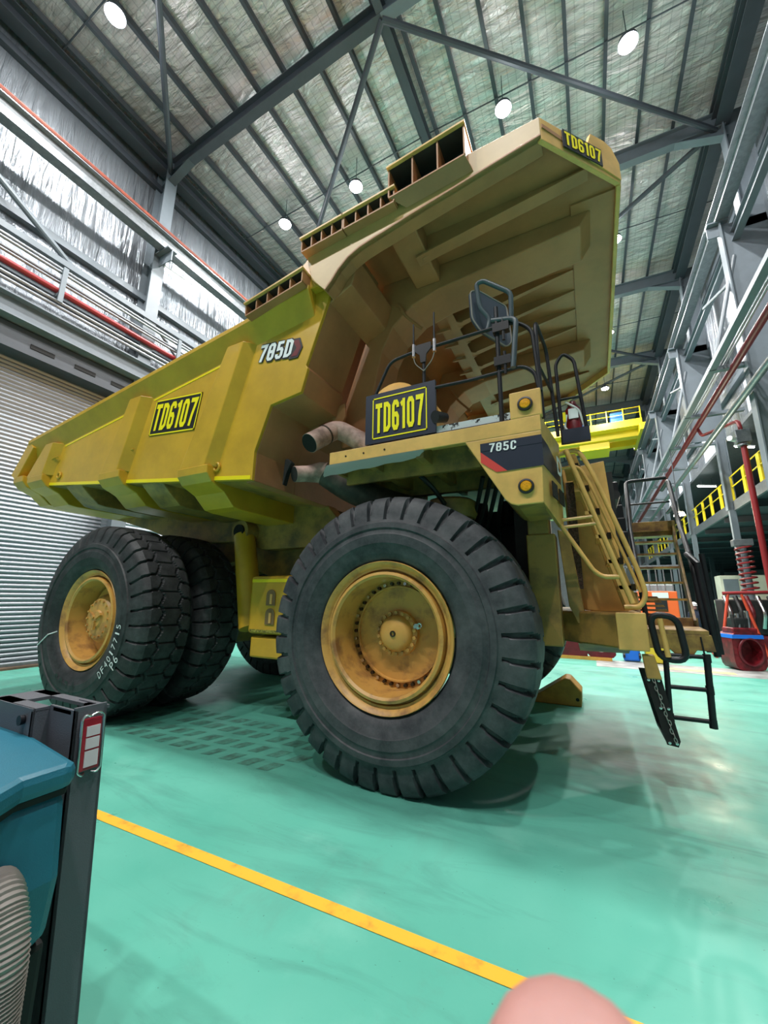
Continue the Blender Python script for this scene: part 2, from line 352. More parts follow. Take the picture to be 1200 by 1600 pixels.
# ------------------------------------------------------------------ hall shell
XL, XR, Y0, Y1H = -11.4, 8.3, -16.0, 62.0
fl = M().box(-14, 22, Y0 - 14, Y1H, -0.2, 0.0).build('floor', FLO); struct(fl)
cs = M().box(1.95, 22, 6.95, 8.45, 0.0, 0.004).build('floor_strip', GREY); struct(cs, 'bare grey concrete strip crossing the mint floor beyond the truck')
# orange line
struct(M().add([(-14, -4.71, 0.004), (6.5, -4.09, 0.004), (6.5, -4.0, 0.004), (-14, -4.61, 0.004)], [(0, 1, 2, 3)]).build('floor_line', LINE), 'orange painted line crossing the mint green floor in the foreground')
struct(M().add([(3.5, 7.45, 0.008), (5.2, 7.30, 0.008), (5.2, 7.62, 0.008), (3.9, 7.75, 0.008)], [(0, 1, 2, 3)]).build('floor_patch', mat('faded_yellow_floor_paint', (0.75, 0.68, 0.22), 0.5)), 'faded yellow painted patch on the grey concrete strip')
# tyre tread marks on the floor
tm = M()
for i in range(15):
    for j, y in enumerate((-2.95, -2.62, -2.25, -1.9)):
        x = -5.4 + i * 0.30 + (0.1 if j % 2 else 0) + j * 0.03
        if x > -1.3 or random.random() < 0.10: continue
        w = 0.19 * random.uniform(0.7, 1.1); tm.add([(x, y, 0.003), (x + w, y + 0.02, 0.003), (x + w + 0.06, y + 0.24, 0.003), (x + 0.06, y + 0.22, 0.003)], [(0, 1, 2, 3)])
struct(tm.build('tyre_tread_marks', MUD), 'row of dirty tread block prints on the floor between the wheels')

# roller shutter (door) built as real corrugated slats
def corr(x, y0, y1, z0, z1, pitch, amp, face=1):
    m = M(); n = int((z1 - z0) / pitch * 4); prof = []
    for i in range(n + 1):
        z = z0 + (z1 - z0) * i / n; prof.append((x + face * amp * abs(math.sin(PI * (z - z0) / pitch)) ** 0.7, z))
    vs = [(p[0], y0, p[1]) for p in prof] + [(p[0], y1, p[1]) for p in prof]; k = len(prof)
    return m.add(vs, [(i, i + 1, i + 1 + k, i + k) for i in range(k - 1)])
d = corr(XL - 0.02, -9.5, 13.0, 0.05, 8.15, 0.115, 0.06).build('door_1', SHUT, smooth=60); struct(d)
struct(M().box(XL - 0.02, XL + 0.12, -9.5, 13.0, 0.0, 0.12).build('door_1_sill', GALV), 'galvanised bottom bar of the roller shutter')
wl = M(); wl.box(XL - 0.35, XL - 0.06, Y0, Y1H, 8.6, 18.6); wl.box(XL - 0.35, XL - 0.06, 13.0, Y1H, 0, 8.6); wl.box(XL - 0.35, XL - 0.06, Y0, -9.5, 0, 8.6)
struct(wl.build('wall_left', FWALL))
struct(M().box(XL - 0.1, XL + 0.55, -9.6, 13.1, 8.15, 8.75).box(XL + 0.0, XL + 0.62, -9.6, 13.1, 8.06, 8.16).build('trim_1', STEELD))
for k, y in enumerate((-2.6, -1.55, -0.55, 0.6)):
    struct(M().box(XL + 0.50, XL + 0.57, y, y + 0.55, 8.3, 8.42).build('vent_slot_dark', HOLE), 'painted-in dark of a slot in the grey shutter housing, number %d from the near end' % (k + 1))
struct(M().box(XL - 0.02, XL + 0.35, -9.5, 13.0, 0.0, 0.05).build('baseboard_left', mat('brown_stained_kerb', (0.16, 0.10, 0.06), 0.7, noise=0.5, scale=2)))
# girts on left wall
for z, nm in ((16.9, 'highest'), (12.1, 'middle'), (10.4, 'lower')):
    struct(M().box(XL - 0.06, XL + 0.14, Y0, Y1H, z, z + 0.22).build('wall_girt', STEELD if z > 16 else STEEL), '%s long horizontal steel girt on the left foil wall' % nm)
# bright translucent strip: wall windows high on the left wall
wr = M(); wr.box(XR + 0.06, XR + 0.3, Y0, Y1H, 8.9, 18.6); struct(wr.build('wall_right', FWALL))
for z, nm in ((16.4, 'highest'), (13.0, 'middle'), (10.9, 'lower')):
    struct(M().box(XR - 0.14, XR + 0.06, Y0, Y1H, z, z + 0.22).build('wall_girt', STEEL), '%s long horizontal steel girt on the right foil wall' % nm)
struct(M().box(XL - 0.4, 22, Y1H, Y1H + 0.3, 0, 20).build('wall_end', CLADM))
# daylight panels seen between columns on the right wall
k = 0
for yb in (9.6, 16.6, 24.0, 31.0):
    for z0, z1 in ((9.3, 10.7), (11.4, 12.7)):
        k += 1
        o = M().box(XR + 0.02, XR + 0.05, yb, yb + 3.6, z0, z1).build('window_%d' % k, mat('daylit_panel_%d' % k, (0.5, 0.55, 0.6), 0.5, emit=(0.85, 0.93, 1.0), es=0.8)); struct(o)
# annex behind the right columns: slab, ceiling, back wall
struct(M().box(7.8, 20, 4, Y1H, 5.75, 6.0).build('mezzanine_slab', STEELD), 'steel mezzanine floor on the right beyond the columns')
struct(M().box(7.75, 7.85, 4, Y1H, 5.68, 6.08).build('mezzanine_edge_beam', GALV), 'pale edge channel along the mezzanine floor')
struct(M().box(7.95, 20, 4, Y1H, 8.8, 8.95).build('ceiling_annex', GALV))
struct(M().box(19.8, 20, 2, Y1H, 0, 9).build('wall_annex', CLADM))
for i, x in enumerate((11.5, 15.5)):
    for j in range(7):
        y = 8 + 7.3 * j
        struct(M().box(x, x + 0.3, y, y + 0.3, 0, 5.75).build('mezzanine_post', STEELD), 'dark post under the mezzanine, %s row, %s from the camera' % (('front', 'rear')[i], ('first', 'second', 'third', 'fourth', 'fifth', 'sixth', 'seventh')[j]))
for j in range(14):
    y = 6 + 3.6 * j
    struct(M().ibeam((7.85, y, 5.6), (19.8, y, 5.6), 0.28, 0.16).build('mezzanine_joist', STEELD), 'steel joist under the mezzanine, number %d from the near end' % (j + 1))

# roof
ZE, ZR, XM = 18.35, 18.75, -1.85
rf = M(); rf.add([(XL - 0.4, Y0, ZE), (XM, Y0, ZR), (XM, Y1H, ZR), (XL - 0.4, Y1H, ZE), (XR + 0.4, Y0, ZE), (XR + 0.4, Y1H, ZE), (XL - 0.4, Y0, ZE + .1), (XM, Y0, ZR + .1), (XM, Y1H, ZR + .1), (XL - 0.4, Y1H, ZE + .1), (XR + 0.4, Y0, ZE + .1), (XR + 0.4, Y1H, ZE + .1)],
                 [(0, 1, 2, 3), (1, 4, 5, 2), (6, 9, 8, 7), (7, 8, 11, 10), (0, 6, 7, 1), (1, 7, 10, 4), (3, 2, 8, 9), (2, 5, 11, 8)])
struct(rf.build('ceiling', FROOF))
def zroof(x): return ZR - (ZR - ZE) * abs(x - XM) / 9.5
ORD = ['first', 'second', 'third', 'fourth', 'fifth', 'sixth', 'seventh', 'eighth', 'ninth', 'tenth', 'eleventh', 'twelfth']
for side in (-1, 1):
    for i in range(9):
        x = XM + side * (0.28 + i * 1.08); z = zroof(x) - 0.03
        m = M(); m.box(x - 0.03, x + 0.03, Y0, Y1H, z - 0.21, z); m.box(x - 0.075, x + 0.03, Y0, Y1H, z - 0.225, z - 0.208)
        struct(m.build('purlin', STEELD), '%s long roof purlin %s of the ridge' % (ORD[i], 'left' if side < 0 else 'right'))
for xx, nm in ((XL + 0.35, 'left'), (7.25, 'right')):
    struct(M().ibeam((xx, Y0, 17.72), (xx, Y1H, 17.72), 0.5, 0.42, 0.04, 0.03).build('eave_beam', STEELD), 'deep dark eave beam along the %s wall' % nm)
struct(M().ibeam((XM, Y0, 18.0), (XM, Y1H, 18.0), 0.5, 0.22).build('ridge_beam', STEELD), 'dark ridge beam running along the roof peak')
FR = [-14.3, -7.0, 0.3, 7.6, 14.9, 22.2, 29.5, 36.8, 44.1, 51.4]
FRN = ['first frame behind the camera'] * 2 + ['nearest frame above the truck tail', 'second frame', 'third frame', 'fourth frame', 'fifth frame', 'sixth frame', 'seventh frame', 'eighth frame']
for i, y in enumerate(FR):
    for side in (-1, 1):
        xe = XL + 0.25 if side < 0 else 7.35
        m = M(); m.ibeam((XM, y, 18.05), (xe, y, 17.75), 0.62, 0.28, 0.035, 0.025)
        # haunch
        hx = xe + (1.4 if side < 0 else -1.4)
        m.prism([(xe, 17.5), (hx, 17.5), (xe, 17.0)], 'xz', y - 0.012, y + 0.012)
        m.obox(((xe + hx) / 2, y, 17.24), ((hx - xe) / 2, 0, 0.25), (0, 0.14, 0), (0, 0, 0.018))
        struct(m.build('rafter', STEELD if side < 0 else STEEL), '%s rafter of the %s' % ('left' if side < 0 else 'right', FRN[i] if i > 1 else ('frame furthest behind the camera' if i == 0 else 'frame just behind the camera')))
        m = M(); cx = XL + 0.30 if side < 0 else 7.55
        if side < 0: m.ibeam((cx, y, 0), (cx, y, 18.0), 0.6, 0.42, 0.035, 0.03, up=(1, 0, 0))
        else:
            m.ibeam((cx, y, 13.4), (cx, y, 18.0), 0.65, 0.42, 0.035, 0.03, up=(1, 0, 0))
            zb_ = 0.0 if y < 8 else 8.95
            m.ibeam((7.28, y, zb_), (7.28, y, 13.7), 1.26, 0.36, 0.035, 0.03, up=(1, 0, 0))
            if zb_: m.ibeam((7.70, y, 5.7), (7.70, y, 8.95), 0.34, 0.3, 0.03, 0.03, up=(1, 0, 0)).box(7.58, 7.80, y - 0.1, y + 0.1, 0, 5.7)
        struct(m.build('column', STEEL), '%s steel column of the %s' % ('left' if side < 0 else 'right', FRN[i] if i > 1 else ('frame furthest behind the camera' if i == 0 else 'frame just behind the camera')))
        m = M(); bx = (XL + 0.6, -10.1) if side < 0 else (6.35, 6.9)
        m.box(bx[0], bx[1], y - 0.18, y + 0.18, 13.75, 13.8).box(bx[0], bx[1], y - 0.02, y + 0.02, 13.35, 13.75)
        struct(m.build('crane_corbel', STEEL), 'corbel carrying the %s crane runway at the %s' % ('left' if side < 0 else 'right', FRN[i] if i > 1 else ('frame furthest behind the camera' if i == 0 else 'frame just behind the camera')))
    if i + 1 < len(FR):
        for side in (-1, 1):
            xe = XL + 0.5 if side < 0 else 7.1
            odd = (i % 2 == 0)
            a, b2 = ((XM, y, 17.75), (xe, FR[i + 1], 17.45)) if odd else ((xe, y, 17.45), (XM, FR[i + 1], 17.75))
            if i == 1: a, b2 = ((XM, y, 17.75), (xe, FR[i + 1], 17.45))
            struct(M().tube([a, b2], 0.09, 10).build('roof_brace', STEELD), 'diagonal roof brace in the %s bay, %s of the ridge' % (ORD[i], 'left' if side < 0 else 'right'))
# sag rods under the roof
for i in range(9):
    y = FR[i] + 3.65
    struct(M().tube([(XL, y, 18.05), (XM, y, 18.42), (XR, y, 18.05)], 0.022, 6).build('purlin_bridging', STEELD), 'thin bridging rod across the purlins in the %s bay' % ORD[i])
# knee plates of the right columns
# crane runways
m = M(); m.ibeam((-10.45, Y0, 14.1), (-10.45, Y1H, 14.1), 0.62, 0.34, 0.03, 0.02); struct(m.build('crane_runway', GALV), 'pale crane runway beam along the left wall')
m = M().tube([(-10.34, Y0, 14.50), (-10.34, Y1H, 14.50)], 0.075, 8); struct(m.build('crane_rail', ORG), 'rust red conductor rail on top of the left crane runway')
m = M(); m.ibeam((6.72, Y0, 14.1), (6.72, Y1H, 14.1), 0.62, 0.34, 0.03, 0.02); struct(m.build('crane_runway', GALV), 'pale crane runway beam along the right wall')
m = M(); m.ibeam((7.02, Y0, 13.2), (7.02, Y1H, 13.2), 0.35, 0.2, 0.02, 0.02); struct(m.build('surge_beam', STEEL), 'second grey beam below the right crane runway')
for i, y in enumerate(FR[2:8]):
    struct(M().tube([(7.0, y + 0.3, 12.0), (6.9, y + 3.4, 13.1)], 0.06, 8).build('runway_strut', STEEL), 'tubular strut under the right crane runway at the %s' % FRN[i + 2])

# ------------------------------------------------------------------ lamps
def highbay(x, y, z, label, lit=True):
    t = thing('high_bay_lamp', label, 'ceiling lamp', (x, y, z), 'high bay lamps under the roof')
    M().lathe([(0.0, 0.255), (0.12, 0.24), (0.20, 0.09), (0.34, 0.07), (0.34, 0.0)], (x, y, z), 'z', 24).build('housing', STEELD, t, smooth=True)
    M().lathe([(-0.10, 0.0), (-0.085, 0.14), (-0.04, 0.215), (0.0, 0.245)], (x, y, z), 'z', 24).build('lens', LENS, t, smooth=True)
    M().tube([(x, y, z + 0.3), (x, y, zroof(x) - 0.004)], 0.012, 6).build('stem', STEELD, t)
    l = bpy.data.lights.new('high_bay_light', 'AREA'); l.shape = 'DISK'; l.size = 0.42; l.energy = HIGHBAY_W; l.color = (1.0, 0.985, 0.96)
    o = bpy.data.objects.new('light', l); COL.objects.link(o); o.parent = t; o.location = (0, 0, -0.12)
    if -6 < y < 20:
        l2 = bpy.data.lights.new('high_bay_spill_light', 'POINT'); l2.energy = HIGHBAY_W * 0.14; l2.shadow_soft_size = 0.22; l2.color = (0.95, 0.98, 1.0)
        o2 = bpy.data.objects.new('light', l2); COL.objects.link(o2); o2.parent = t; o2.location = (0, 0, -0.40)
    return t
ROWS = [(-11.0, 'unseen row added behind the camera for fill'), (-3.25, 'row nearest the camera'), (3.6, 'row above the truck'), (10.6, 'third row'), (17.5, 'fourth row'), (24.5, 'fifth row'), (38.0, 'sixth row')]  # the row behind the camera is unseen, added as fill light
for y, rn in ROWS:
    for x, cn in ((-8.15, 'far left'), (-4.67, 'left of the ridge'), (0.82, 'right of the ridge'), (4.25, 'far right')):
        highbay(x, y, 17.2, 'lit round high bay lamp, %s, in the %s' % (cn, rn))
def tube_lamp(p, q, label, m=TUBE, hang=0):
    p, q = Vector(p), Vector(q); t = thing('fluorescent_lamp', label, 'lamp', tuple(p), 'fluorescent lamps')
    ax = (q - p); sd = ax.cross(Vector((0, 0, 1))).normalized()
    M().obox((p + q) / 2 + Vector((0, 0, 0.06)), ax / 2, sd * 0.09, Vector((0, 0, 0.03))).build('housing', WHT, t)
    M().tube([p, q], 0.035, 10).build('tube', m, t, smooth=True)
    if hang: M().tube([p.lerp(q, 0.2) + Vector((0, 0, 0.06)), p.lerp(q, 0.2) + Vector((0, 0, 0.06 + hang))], 0.012, 6).tube([p.lerp(q, 0.8) + Vector((0, 0, 0.06)), p.lerp(q, 0.8) + Vector((0, 0, 0.06 + hang))], 0.012, 6).build('hanger', STEELD, t)
    return t
tube_lamp((-10.86, 0.49, 13.5), (-10.75, 1.75, 13.5), 'lit fluorescent lamp beside the left column below the runway')
tube_lamp((8.0, 14.2, 8.3), (8.7, 14.6, 8.3), 'lit fluorescent lamp above the mezzanine railing, nearer one', hang=0.44)
tube_lamp((8.0, 21.0, 8.3), (8.9, 21.4, 8.3), 'lit fluorescent lamp above the mezzanine railing, farther one', hang=0.44)
tube_lamp((13.1, 42.8, 3.2), (13.3, 40.7, 3.2), 'farther lit fluorescent lamp hanging low under the mezzanine, left of its neighbour', hang=2.485)
tube_lamp((13.6, 38.8, 3.2), (13.7, 35.4, 3.2), 'nearer lit fluorescent lamp hanging low under the mezzanine above the red machinery', hang=2.485)
def globe(x, y, z, label, m, watts, r=0.16):
    t = thing('flood_lamp', label, 'lamp', (x, y, z)); M().lathe([(-0.02, 0), (0, r), (0.14, r * 0.8), (0.18, 0)], (x, y, z), 'z', 20).build('lens', m, t, smooth=True)
    M().tube([(x, y, z + 0.1), (x, y, 8.80)], 0.02, 6).build('stem', STEELD, t)
    l = bpy.data.lights.new('flood_light', 'POINT'); l.energy = watts; l.shadow_soft_size = 0.2; l.color = (1, 0.9, 0.7); o = bpy.data.objects.new('light', l); COL.objects.link(o); o.parent = t; o.location = (0, 0, -0.25)
    return t
globe(5.86, 15.0, 5.65, 'bright warm flood lamp glowing behind the truck stairway', WARM, 260, 0.22)

# ------------------------------------------------------------------ services on the walls
PX = -10.9
def longobj(name, m, label, z, x, r, cat, n=10):
    o = M().tube([(x, Y0, z), (x, Y1H, z)], r, n).build(name, m, smooth=True); return tag(o, label, cat)
for i, z in enumerate((11.0, 10.82, 10.66, 10.5)): longobj('conduit', GALV, 'thin galvanised conduit on the left wall rack, %s from the top' % ORD[i], z, PX + 0.12 + 0.1 * (i % 2), 0.04, 'pipe')
longobj('sprinkler_pipe', REDP, 'red fire pipe running along the left wall rack', 10.25, PX + 0.18, 0.085, 'pipe', 14)
for i, z in enumerate((9.95, 9.8)): longobj('conduit', GALV, 'galvanised conduit below the red pipe on the left wall, %s' % ('upper' if i == 0 else 'lower'), z, PX + 0.16, 0.05, 'pipe')
tag(M().box(-11.1, -10.9, Y0, Y1H, 9.40, 9.52).build('tray_rail', ORG), 'rust red rail under the pipes on the left wall', 'rail')
struct(M().ibeam((-10.75, Y0, 9.1), (-10.75, Y1H, 9.1), 0.6, 0.45, 0.04, 0.03).build('wind_beam', STEEL), 'big grey wind beam above the roller shutter')
struct(M().box(-10.9, -10.75, Y0, Y1H, 11.15, 11.33).build('rack_rail', STEEL), 'upper grey rail of the left wall pipe rack')
for i, y in enumerate((-9.5, -5.9, -2.3, 1.3, 4.9, 8.5)):
    tag(M().box(-11.1, -10.56, y - 0.06, y + 0.06, 10.06, 10.14).obox((-10.56, y, 10.4), (0, 0.06, 0), (0.03, 0, 0), (0, 0, 0.55)).build('pipe_bracket', STEEL), 'grey bracket holding the left wall pipes, %s along the wall' % ORD[i], 'bracket', 'left wall pipe brackets')
struct(M().tube([(-10.95, -4.6, 13.0), (-10.95, -2.0, 11.35)], 0.085, 10).build('wall_brace', STEEL), 'round diagonal brace on the left wall near the picture edge')
struct(M().tube([(-11.05, 0.6, 11.3), (-11.05, 2.6, 9.7)], 0.05, 10).build('wall_brace', GALV), 'thin diagonal brace beside the left column')
# right side rack at z 8.9
RZ = 8.9
struct(M().box(5.84, 5.92, 2.0, Y1H, RZ - 0.1, RZ + 0.1).box(5.80, 5.98, 2.0, Y1H, RZ - 0.12, RZ - 0.09).build('rack_rail', STEEL), 'inner grey channel of the right pipe rack')
longobj('sprinkler_pipe', REDP, 'large red fire pipe running along the right pipe rack', 8.78, 6.40, 0.10, 'pipe', 16)
longobj('water_pipe', GALV, 'large silver pipe running along the right pipe rack', 7.82, 6.50, 0.10, 'pipe', 16)
for i, x in enumerate((6.05, 6.13, 6.21, 6.52, 6.59)): longobj('conduit', GALV, 'thin conduit on the right pipe rack, %s from the hall side' % ORD[i], RZ + 0.05, x, 0.028, 'pipe')
for i in range(9):
    y = 7.7 + 3.65 * i
    struct(M().box(5.8, 7.6, y - 0.09, y + 0.09, RZ - 0.14, RZ - 0.02).build('rack_arm', STEEL), 'cross arm of the right pipe rack, %s from the camera' % ORD[i])
for i in range(5):
    y = 7.6 + 7.3 * i
    struct(M().tube([(5.95, y, RZ), (6.9, y, RZ + 3.6)], 0.06, 8).build('rack_hanger', STEEL), 'sloping hanger of the right pipe rack at the %s' % FRN[3 + i])
    pass
# sprinkler riser
t = thing('sprinkler_riser', 'red vertical sprinkler riser pipe at the right picture edge', 'pipe', (6.95, 9.85, 0))
M().tube(rnd([(6.42, 12.4, 8.66), (6.46, 12.2, 8.3), (6.95, 9.95, 7.9), (6.95, 9.85, 7.6), (6.95, 9.85, 7.0)], 0.2), 0.06, 14).build('branch_pipe', REDP, t, smooth=True)
M().tube([(6.95, 9.85, 7.0), (6.95, 9.85, 0.0)], 0.085, 16).build('riser', REDP, t, smooth=True)
M().box(6.75, 7.15, 9.7, 10.0, 7.05, 7.5).build('valve_box', GALV, t, bevel=0.02)
M().lathe([(0, 0.0), (0, 0.17), (0.06, 0.17), (0.06, 0.0)], (6.95, 9.85, 6.95), 'z', 16).build('flange', GALV, t)
M().tube([(6.7, 9.75, 7.2), (6.55, 9.6, 7.2)], 0.09, 12).build('pressure_gauge', WHT, t)
# mezzanine railing
t = thing('mezzanine_railing', 'yellow guard railing along the mezzanine edge at right', 'railing', (7.8, 4, 6.0))
for i, y in enumerate([5.0 + 1.65 * j for j in range(24)]):
    M().box(7.78, 7.84, y - 0.14, y + 0.14, 6.08, 7.15).build('post', CRY, t)
for z in (7.15, 6.7): M().tube([(7.8, 4, z), (7.8, 46, z)], 0.025, 8).build('rail', CRY, t)

# ------------------------------------------------------------------ overhead crane
t = thing('overhead_crane', 'yellow overhead travelling crane spanning the hall in the distance', 'crane', (-1.85, 28, 14.4))
M().box(-10.6, 6.7, 28.0, 28.7, 14.45, 15.55).build('girder', CRY, t, bevel=0.03)
M().box(-10.6, 6.7, 30.2, 30.9, 14.45, 15.55).build('girder', CRY, t, bevel=0.03)
M().box(6.35, 6.85, 26.6, 31.5, 14.42, 14.95).build('end_carriage', CRY, t, bevel=0.03)
M().box(-10.7, -10.2, 26.6, 31.5, 14.42, 14.95).build('end_carriage', CRY, t, bevel=0.03)
M().box(-10.4, 6.6, 27.1, 28.0, 15.0, 15.08).box(-10.4, 6.6, 27.06, 27.1, 14.95, 15.5).build('walkway', CRY, t)
for i in range(16): M().box(-10.3 + i * 1.12, -10.22 + i * 1.12, 27.06, 27.12, 15.5, 16.5).build('guard_post', CRY, t)
M().tube([(-10.3, 27.1, 16.45), (6.5, 27.1, 16.45)], 0.03, 8).tube([(-10.3, 27.1, 16.0), (6.5, 27.1, 16.0)], 0.025, 8).build('guard_rail', YBR, t)
M().box(2.2, 4.4, 28.3, 30.6, 13.85, 14.45).build('trolley', CRY, t, bevel=0.05)
M().box(4.55, 5.5, 27.3, 27.9, 15.55, 16.35).build('control_cabinet', BLUE, t, bevel=0.03)
M().box(2.4, 2.75, 27.2, 27.5, 15.6, 16.0).build('motor', BLUE, t, bevel=0.03)

# ================================================================== THE DUMP TRUCK
TR = thing('dump_truck', 'huge yellow mining dump truck filling the hall, number TD6107 on its side', 'truck', (-2.0, 0, 0))
YS = -2.98
BODY = part(TR, 'dump_body', (-2.0, 0, 0)); BODY.location = (0, 0, 0)
def bz(x): return 3.38 + (-1.88 - x) * 0.105
def rz_(x): return 5.77 + (x + 1.91) * 0.132
side = [(-8.2, bz(-8.2)), (-1.9, 3.37), (-1.9, 3.77), (-1.67, 4.40), (-1.16, 4.47), (-1.07, 4.79), (-1.1, 4.84), (-0.79, 5.72), (-0.70, 5.98),
        (-0.80, 6.30), (-1.05, 6.30), (-1.35, 5.88), (-8.15, 4.95), (-8.66, 4.32)]
arcp = [(-0.72, 5.70), (-0.62, 5.80), (-0.52, 5.93), (-0.38, 6.05), (-0.22, 6.12), (0.0, 6.17), (0.12, 6.19), (0.46, 6.26), (1.22, 6.39), (1.92, 6.51)]
cside = arcp + [(1.92, 6.77), (0.29, 6.71), (-1.08, 6.59), (-1.02, 6.20), (-0.95, 5.95)]
for sgn, nm in ((1, 'near'), (-1, 'far')):
    M().prism(side, 'xz', sgn * YS, sgn * (YS + 0.05)).build('side_wall', Y1, BODY, bevel=0.008)
    # top rail, sloping underside
    rail = M(); pr = [(-3.15, 0.02), (-3.15, -0.05), (-2.97, -0.36), (-2.90, -0.36), (-2.90, 0.02)]
    a = [(-8.17, sgn * p[0], 4.95 + p[1]) for p in pr]; b2 = [(-1.0, sgn * p[0], 5.89 + p[1]) for p in pr]
    rail.add(a + b2, [tuple(range(5)), tuple(range(9, 4, -1))] + [(i, i + 5, (i + 1) % 5 + 5, (i + 1) % 5) for i in range(5)])
    # sloped tail post
    rail.prism([(-8.17, 4.97), (-8.70, 4.30), (-8.45, 4.15), (-7.95, 4.80)], 'xz', sgn * -3.13, sgn * -2.9)
    rail.build('top_rail', Y1, BODY, bevel=0.012)
    M().prism([(-1.75, 5.84), (-1.02, 6.42), (-1.0, 6.40), (-0.75, 5.93), (-0.9, 5.88)], 'xz', sgn * -3.10, sgn * -2.98).build('corner_gusset', Y1, BODY, bevel=0.01)
    # flange following the curved opening
    M().prism(cside, 'xz', sgn * -3.15, sgn * -3.09).build('canopy_side_plate', YB2, BODY, bevel=0.008)
    M().strip(arcp, 'xz', sgn * -3.16, sgn * -2.94, 0.03).build('canopy_flange', YB, BODY, bevel=0.006)
    M().box(-7.98, -1.93, sgn * -2.992, sgn * -2.982, 0, 0.001).v
    ln = M(); ln.add([(-8.12, sgn * -2.986, bz(-8.12) - 0.0), (-1.93, sgn * -2.986, bz(-1.93)), (-1.93, sgn * -2.986, bz(-1.93) + 0.055), (-8.12, sgn * -2.986, bz(-8.12) + 0.055),
            (-8.12, sgn * -2.95, bz(-8.12)), (-1.93, sgn * -2.95, bz(-1.93)), (-1.93, sgn * -2.95, bz(-1.93) + 0.055), (-8.12, sgn * -2.95, bz(-8.12) + 0.055)],
           [(0, 1, 2, 3), (0, 4, 5, 1), (1, 5, 6, 2), (2, 6, 7, 3), (3, 7, 4, 0), (4, 7, 6, 5)]); ln.build('reflective_strip', YBR, BODY)
    for xa, xb in ((-7.0, -4.88), (-4.30, -2.55)):
        m = M(); za, zb2 = rz_(xa) - 0.395, rz_(xb) - 0.395; vs = []
        for y in (sgn * -2.986, sgn * -2.96): vs += [(xa, y, za), (xb, y, zb2), (xb, y, zb2 + 0.03), (xa, y, za + 0.03)]
        m.add(vs, [(0, 1, 2, 3), (7, 6, 5, 4), (0, 4, 5, 1), (1, 5, 6, 2), (2, 6, 7, 3), (3, 7, 4, 0)]).build('reflective_strip', YBR, BODY)
    # ribs (trapezoid section)
    for (xb0, xb1, xt0, xt1) in ((-8.05, -7.30, -7.50, -7.08), (-5.34, -4.74, -4.80, -4.36), (-3.25, -2.60, -2.50, -2.05)):
        zb = bz((xb0 + xb1) / 2) + 0.16; zt = rz_((xt0 + xt1) / 2) - 0.28; q = 0.10
        vs = []
        for (x0, x1, z) in ((xb0, xb1, zb), (xt0, xt1, zt)):
            vs += [(x0 - 0.03, sgn * -2.97, z), (x0 + 0.03, sgn * -3.12, z), (x1 - q, sgn * -3.12, z), (x1 + 0.04, sgn * -2.97, z)]
        M().add(vs, [(0, 1, 2, 3), (7, 6, 5, 4), (0, 4, 5, 1), (1, 5, 6, 2), (2, 6, 7, 3), (3, 7, 4, 0)]).build('side_rib', Y1, BODY, bevel=0.012)
# rib feet / floor bolsters wrapping under the body
for (x0, x1) in ((-8.55, -8.15), (-7.95, -7.35), (-6.75, -6.25), (-5.35, -4.75), (-4.35, -3.85), (-3.25, -2.62)):
    zc = bz((x0 + x1) / 2); w = (x0 in (-6.75, -4.35))
    pr = [(-3.13, 0.17), (-3.12, 0.05), (-3.03, -0.06), (-2.80, -0.16), (-2.60, -0.34), (-2.45, -0.36), (2.45, -0.36), (2.6, -0.34), (2.8, -0.16), (3.03, -0.06), (3.12, 0.05), (3.13, 0.17), (2.96, 0.17), (2.9, 0.0), (-2.9, 0.0), (-2.96, 0.17)]
    if w: pr = [(-2.97, 0.0), (-2.80, -0.16), (-2.60, -0.32), (-2.45, -0.34), (2.45, -0.34), (2.6, -0.32), (2.8, -0.16), (2.97, 0.0)]
    M().prism([(p[0], p[1] + zc) for p in pr], 'yz', x0, x1).build('floor_bolster', YG if w else Y1, BODY, bevel=0.015)
fr = M(); fr.prism([(-8.2, bz(-8.2)-0.01), (-2.0, 3.38), (-2.0, 3.5), (-8.2, bz(-8.2) + 0.13)], 'xz', -2.92, 2.92); fr.build('floor_plate', YG, BODY)
for y in (-1.25, 1.0):
    M().prism([(-8.4, bz(-8.4) - 0.34), (-6.7, 3.28), (-6.0, 3.06), (-4.7, 2.90), (-3.95, 2.88), (-3.3, 2.70), (-1.9, 2.70), (-1.5, 2.95), (-1.9, 3.4), (-8.4, 4.05)], 'xz', y, y + 0.25).build('body_sill', YG, BODY, bevel=0.01)
# front wall of the body
hw = [(-1.9, 3.37), (-1.9, 3.77), (-1.67, 4.40), (-1.16, 4.47), (-1.07, 4.79), (-1.1, 4.84), (-0.79, 5.72), (-0.66, 6.06), (-0.50, 6.55), (-0.62, 6.55), (-0.85, 5.9), (-1.25, 4.9), (-1.4, 4.6), (-1.85, 4.5), (-2.05, 3.8), (-2.05, 3.36)]
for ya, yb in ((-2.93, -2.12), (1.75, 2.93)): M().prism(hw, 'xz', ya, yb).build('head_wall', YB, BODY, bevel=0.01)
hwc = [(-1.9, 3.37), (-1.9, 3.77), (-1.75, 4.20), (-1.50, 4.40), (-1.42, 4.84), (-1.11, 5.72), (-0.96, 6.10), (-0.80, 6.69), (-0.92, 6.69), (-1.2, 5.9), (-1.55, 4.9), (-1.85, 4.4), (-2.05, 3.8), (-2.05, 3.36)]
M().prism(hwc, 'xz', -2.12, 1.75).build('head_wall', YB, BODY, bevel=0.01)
M().prism([(-1.24, 4.30), (-1.20, 4.62), (-1.02, 4.66), (-1.0, 4.45), (-1.08, 4.30)], 'xz', -2.16, -2.12).build('head_wall_tab', YB, BODY, bevel=0.006)
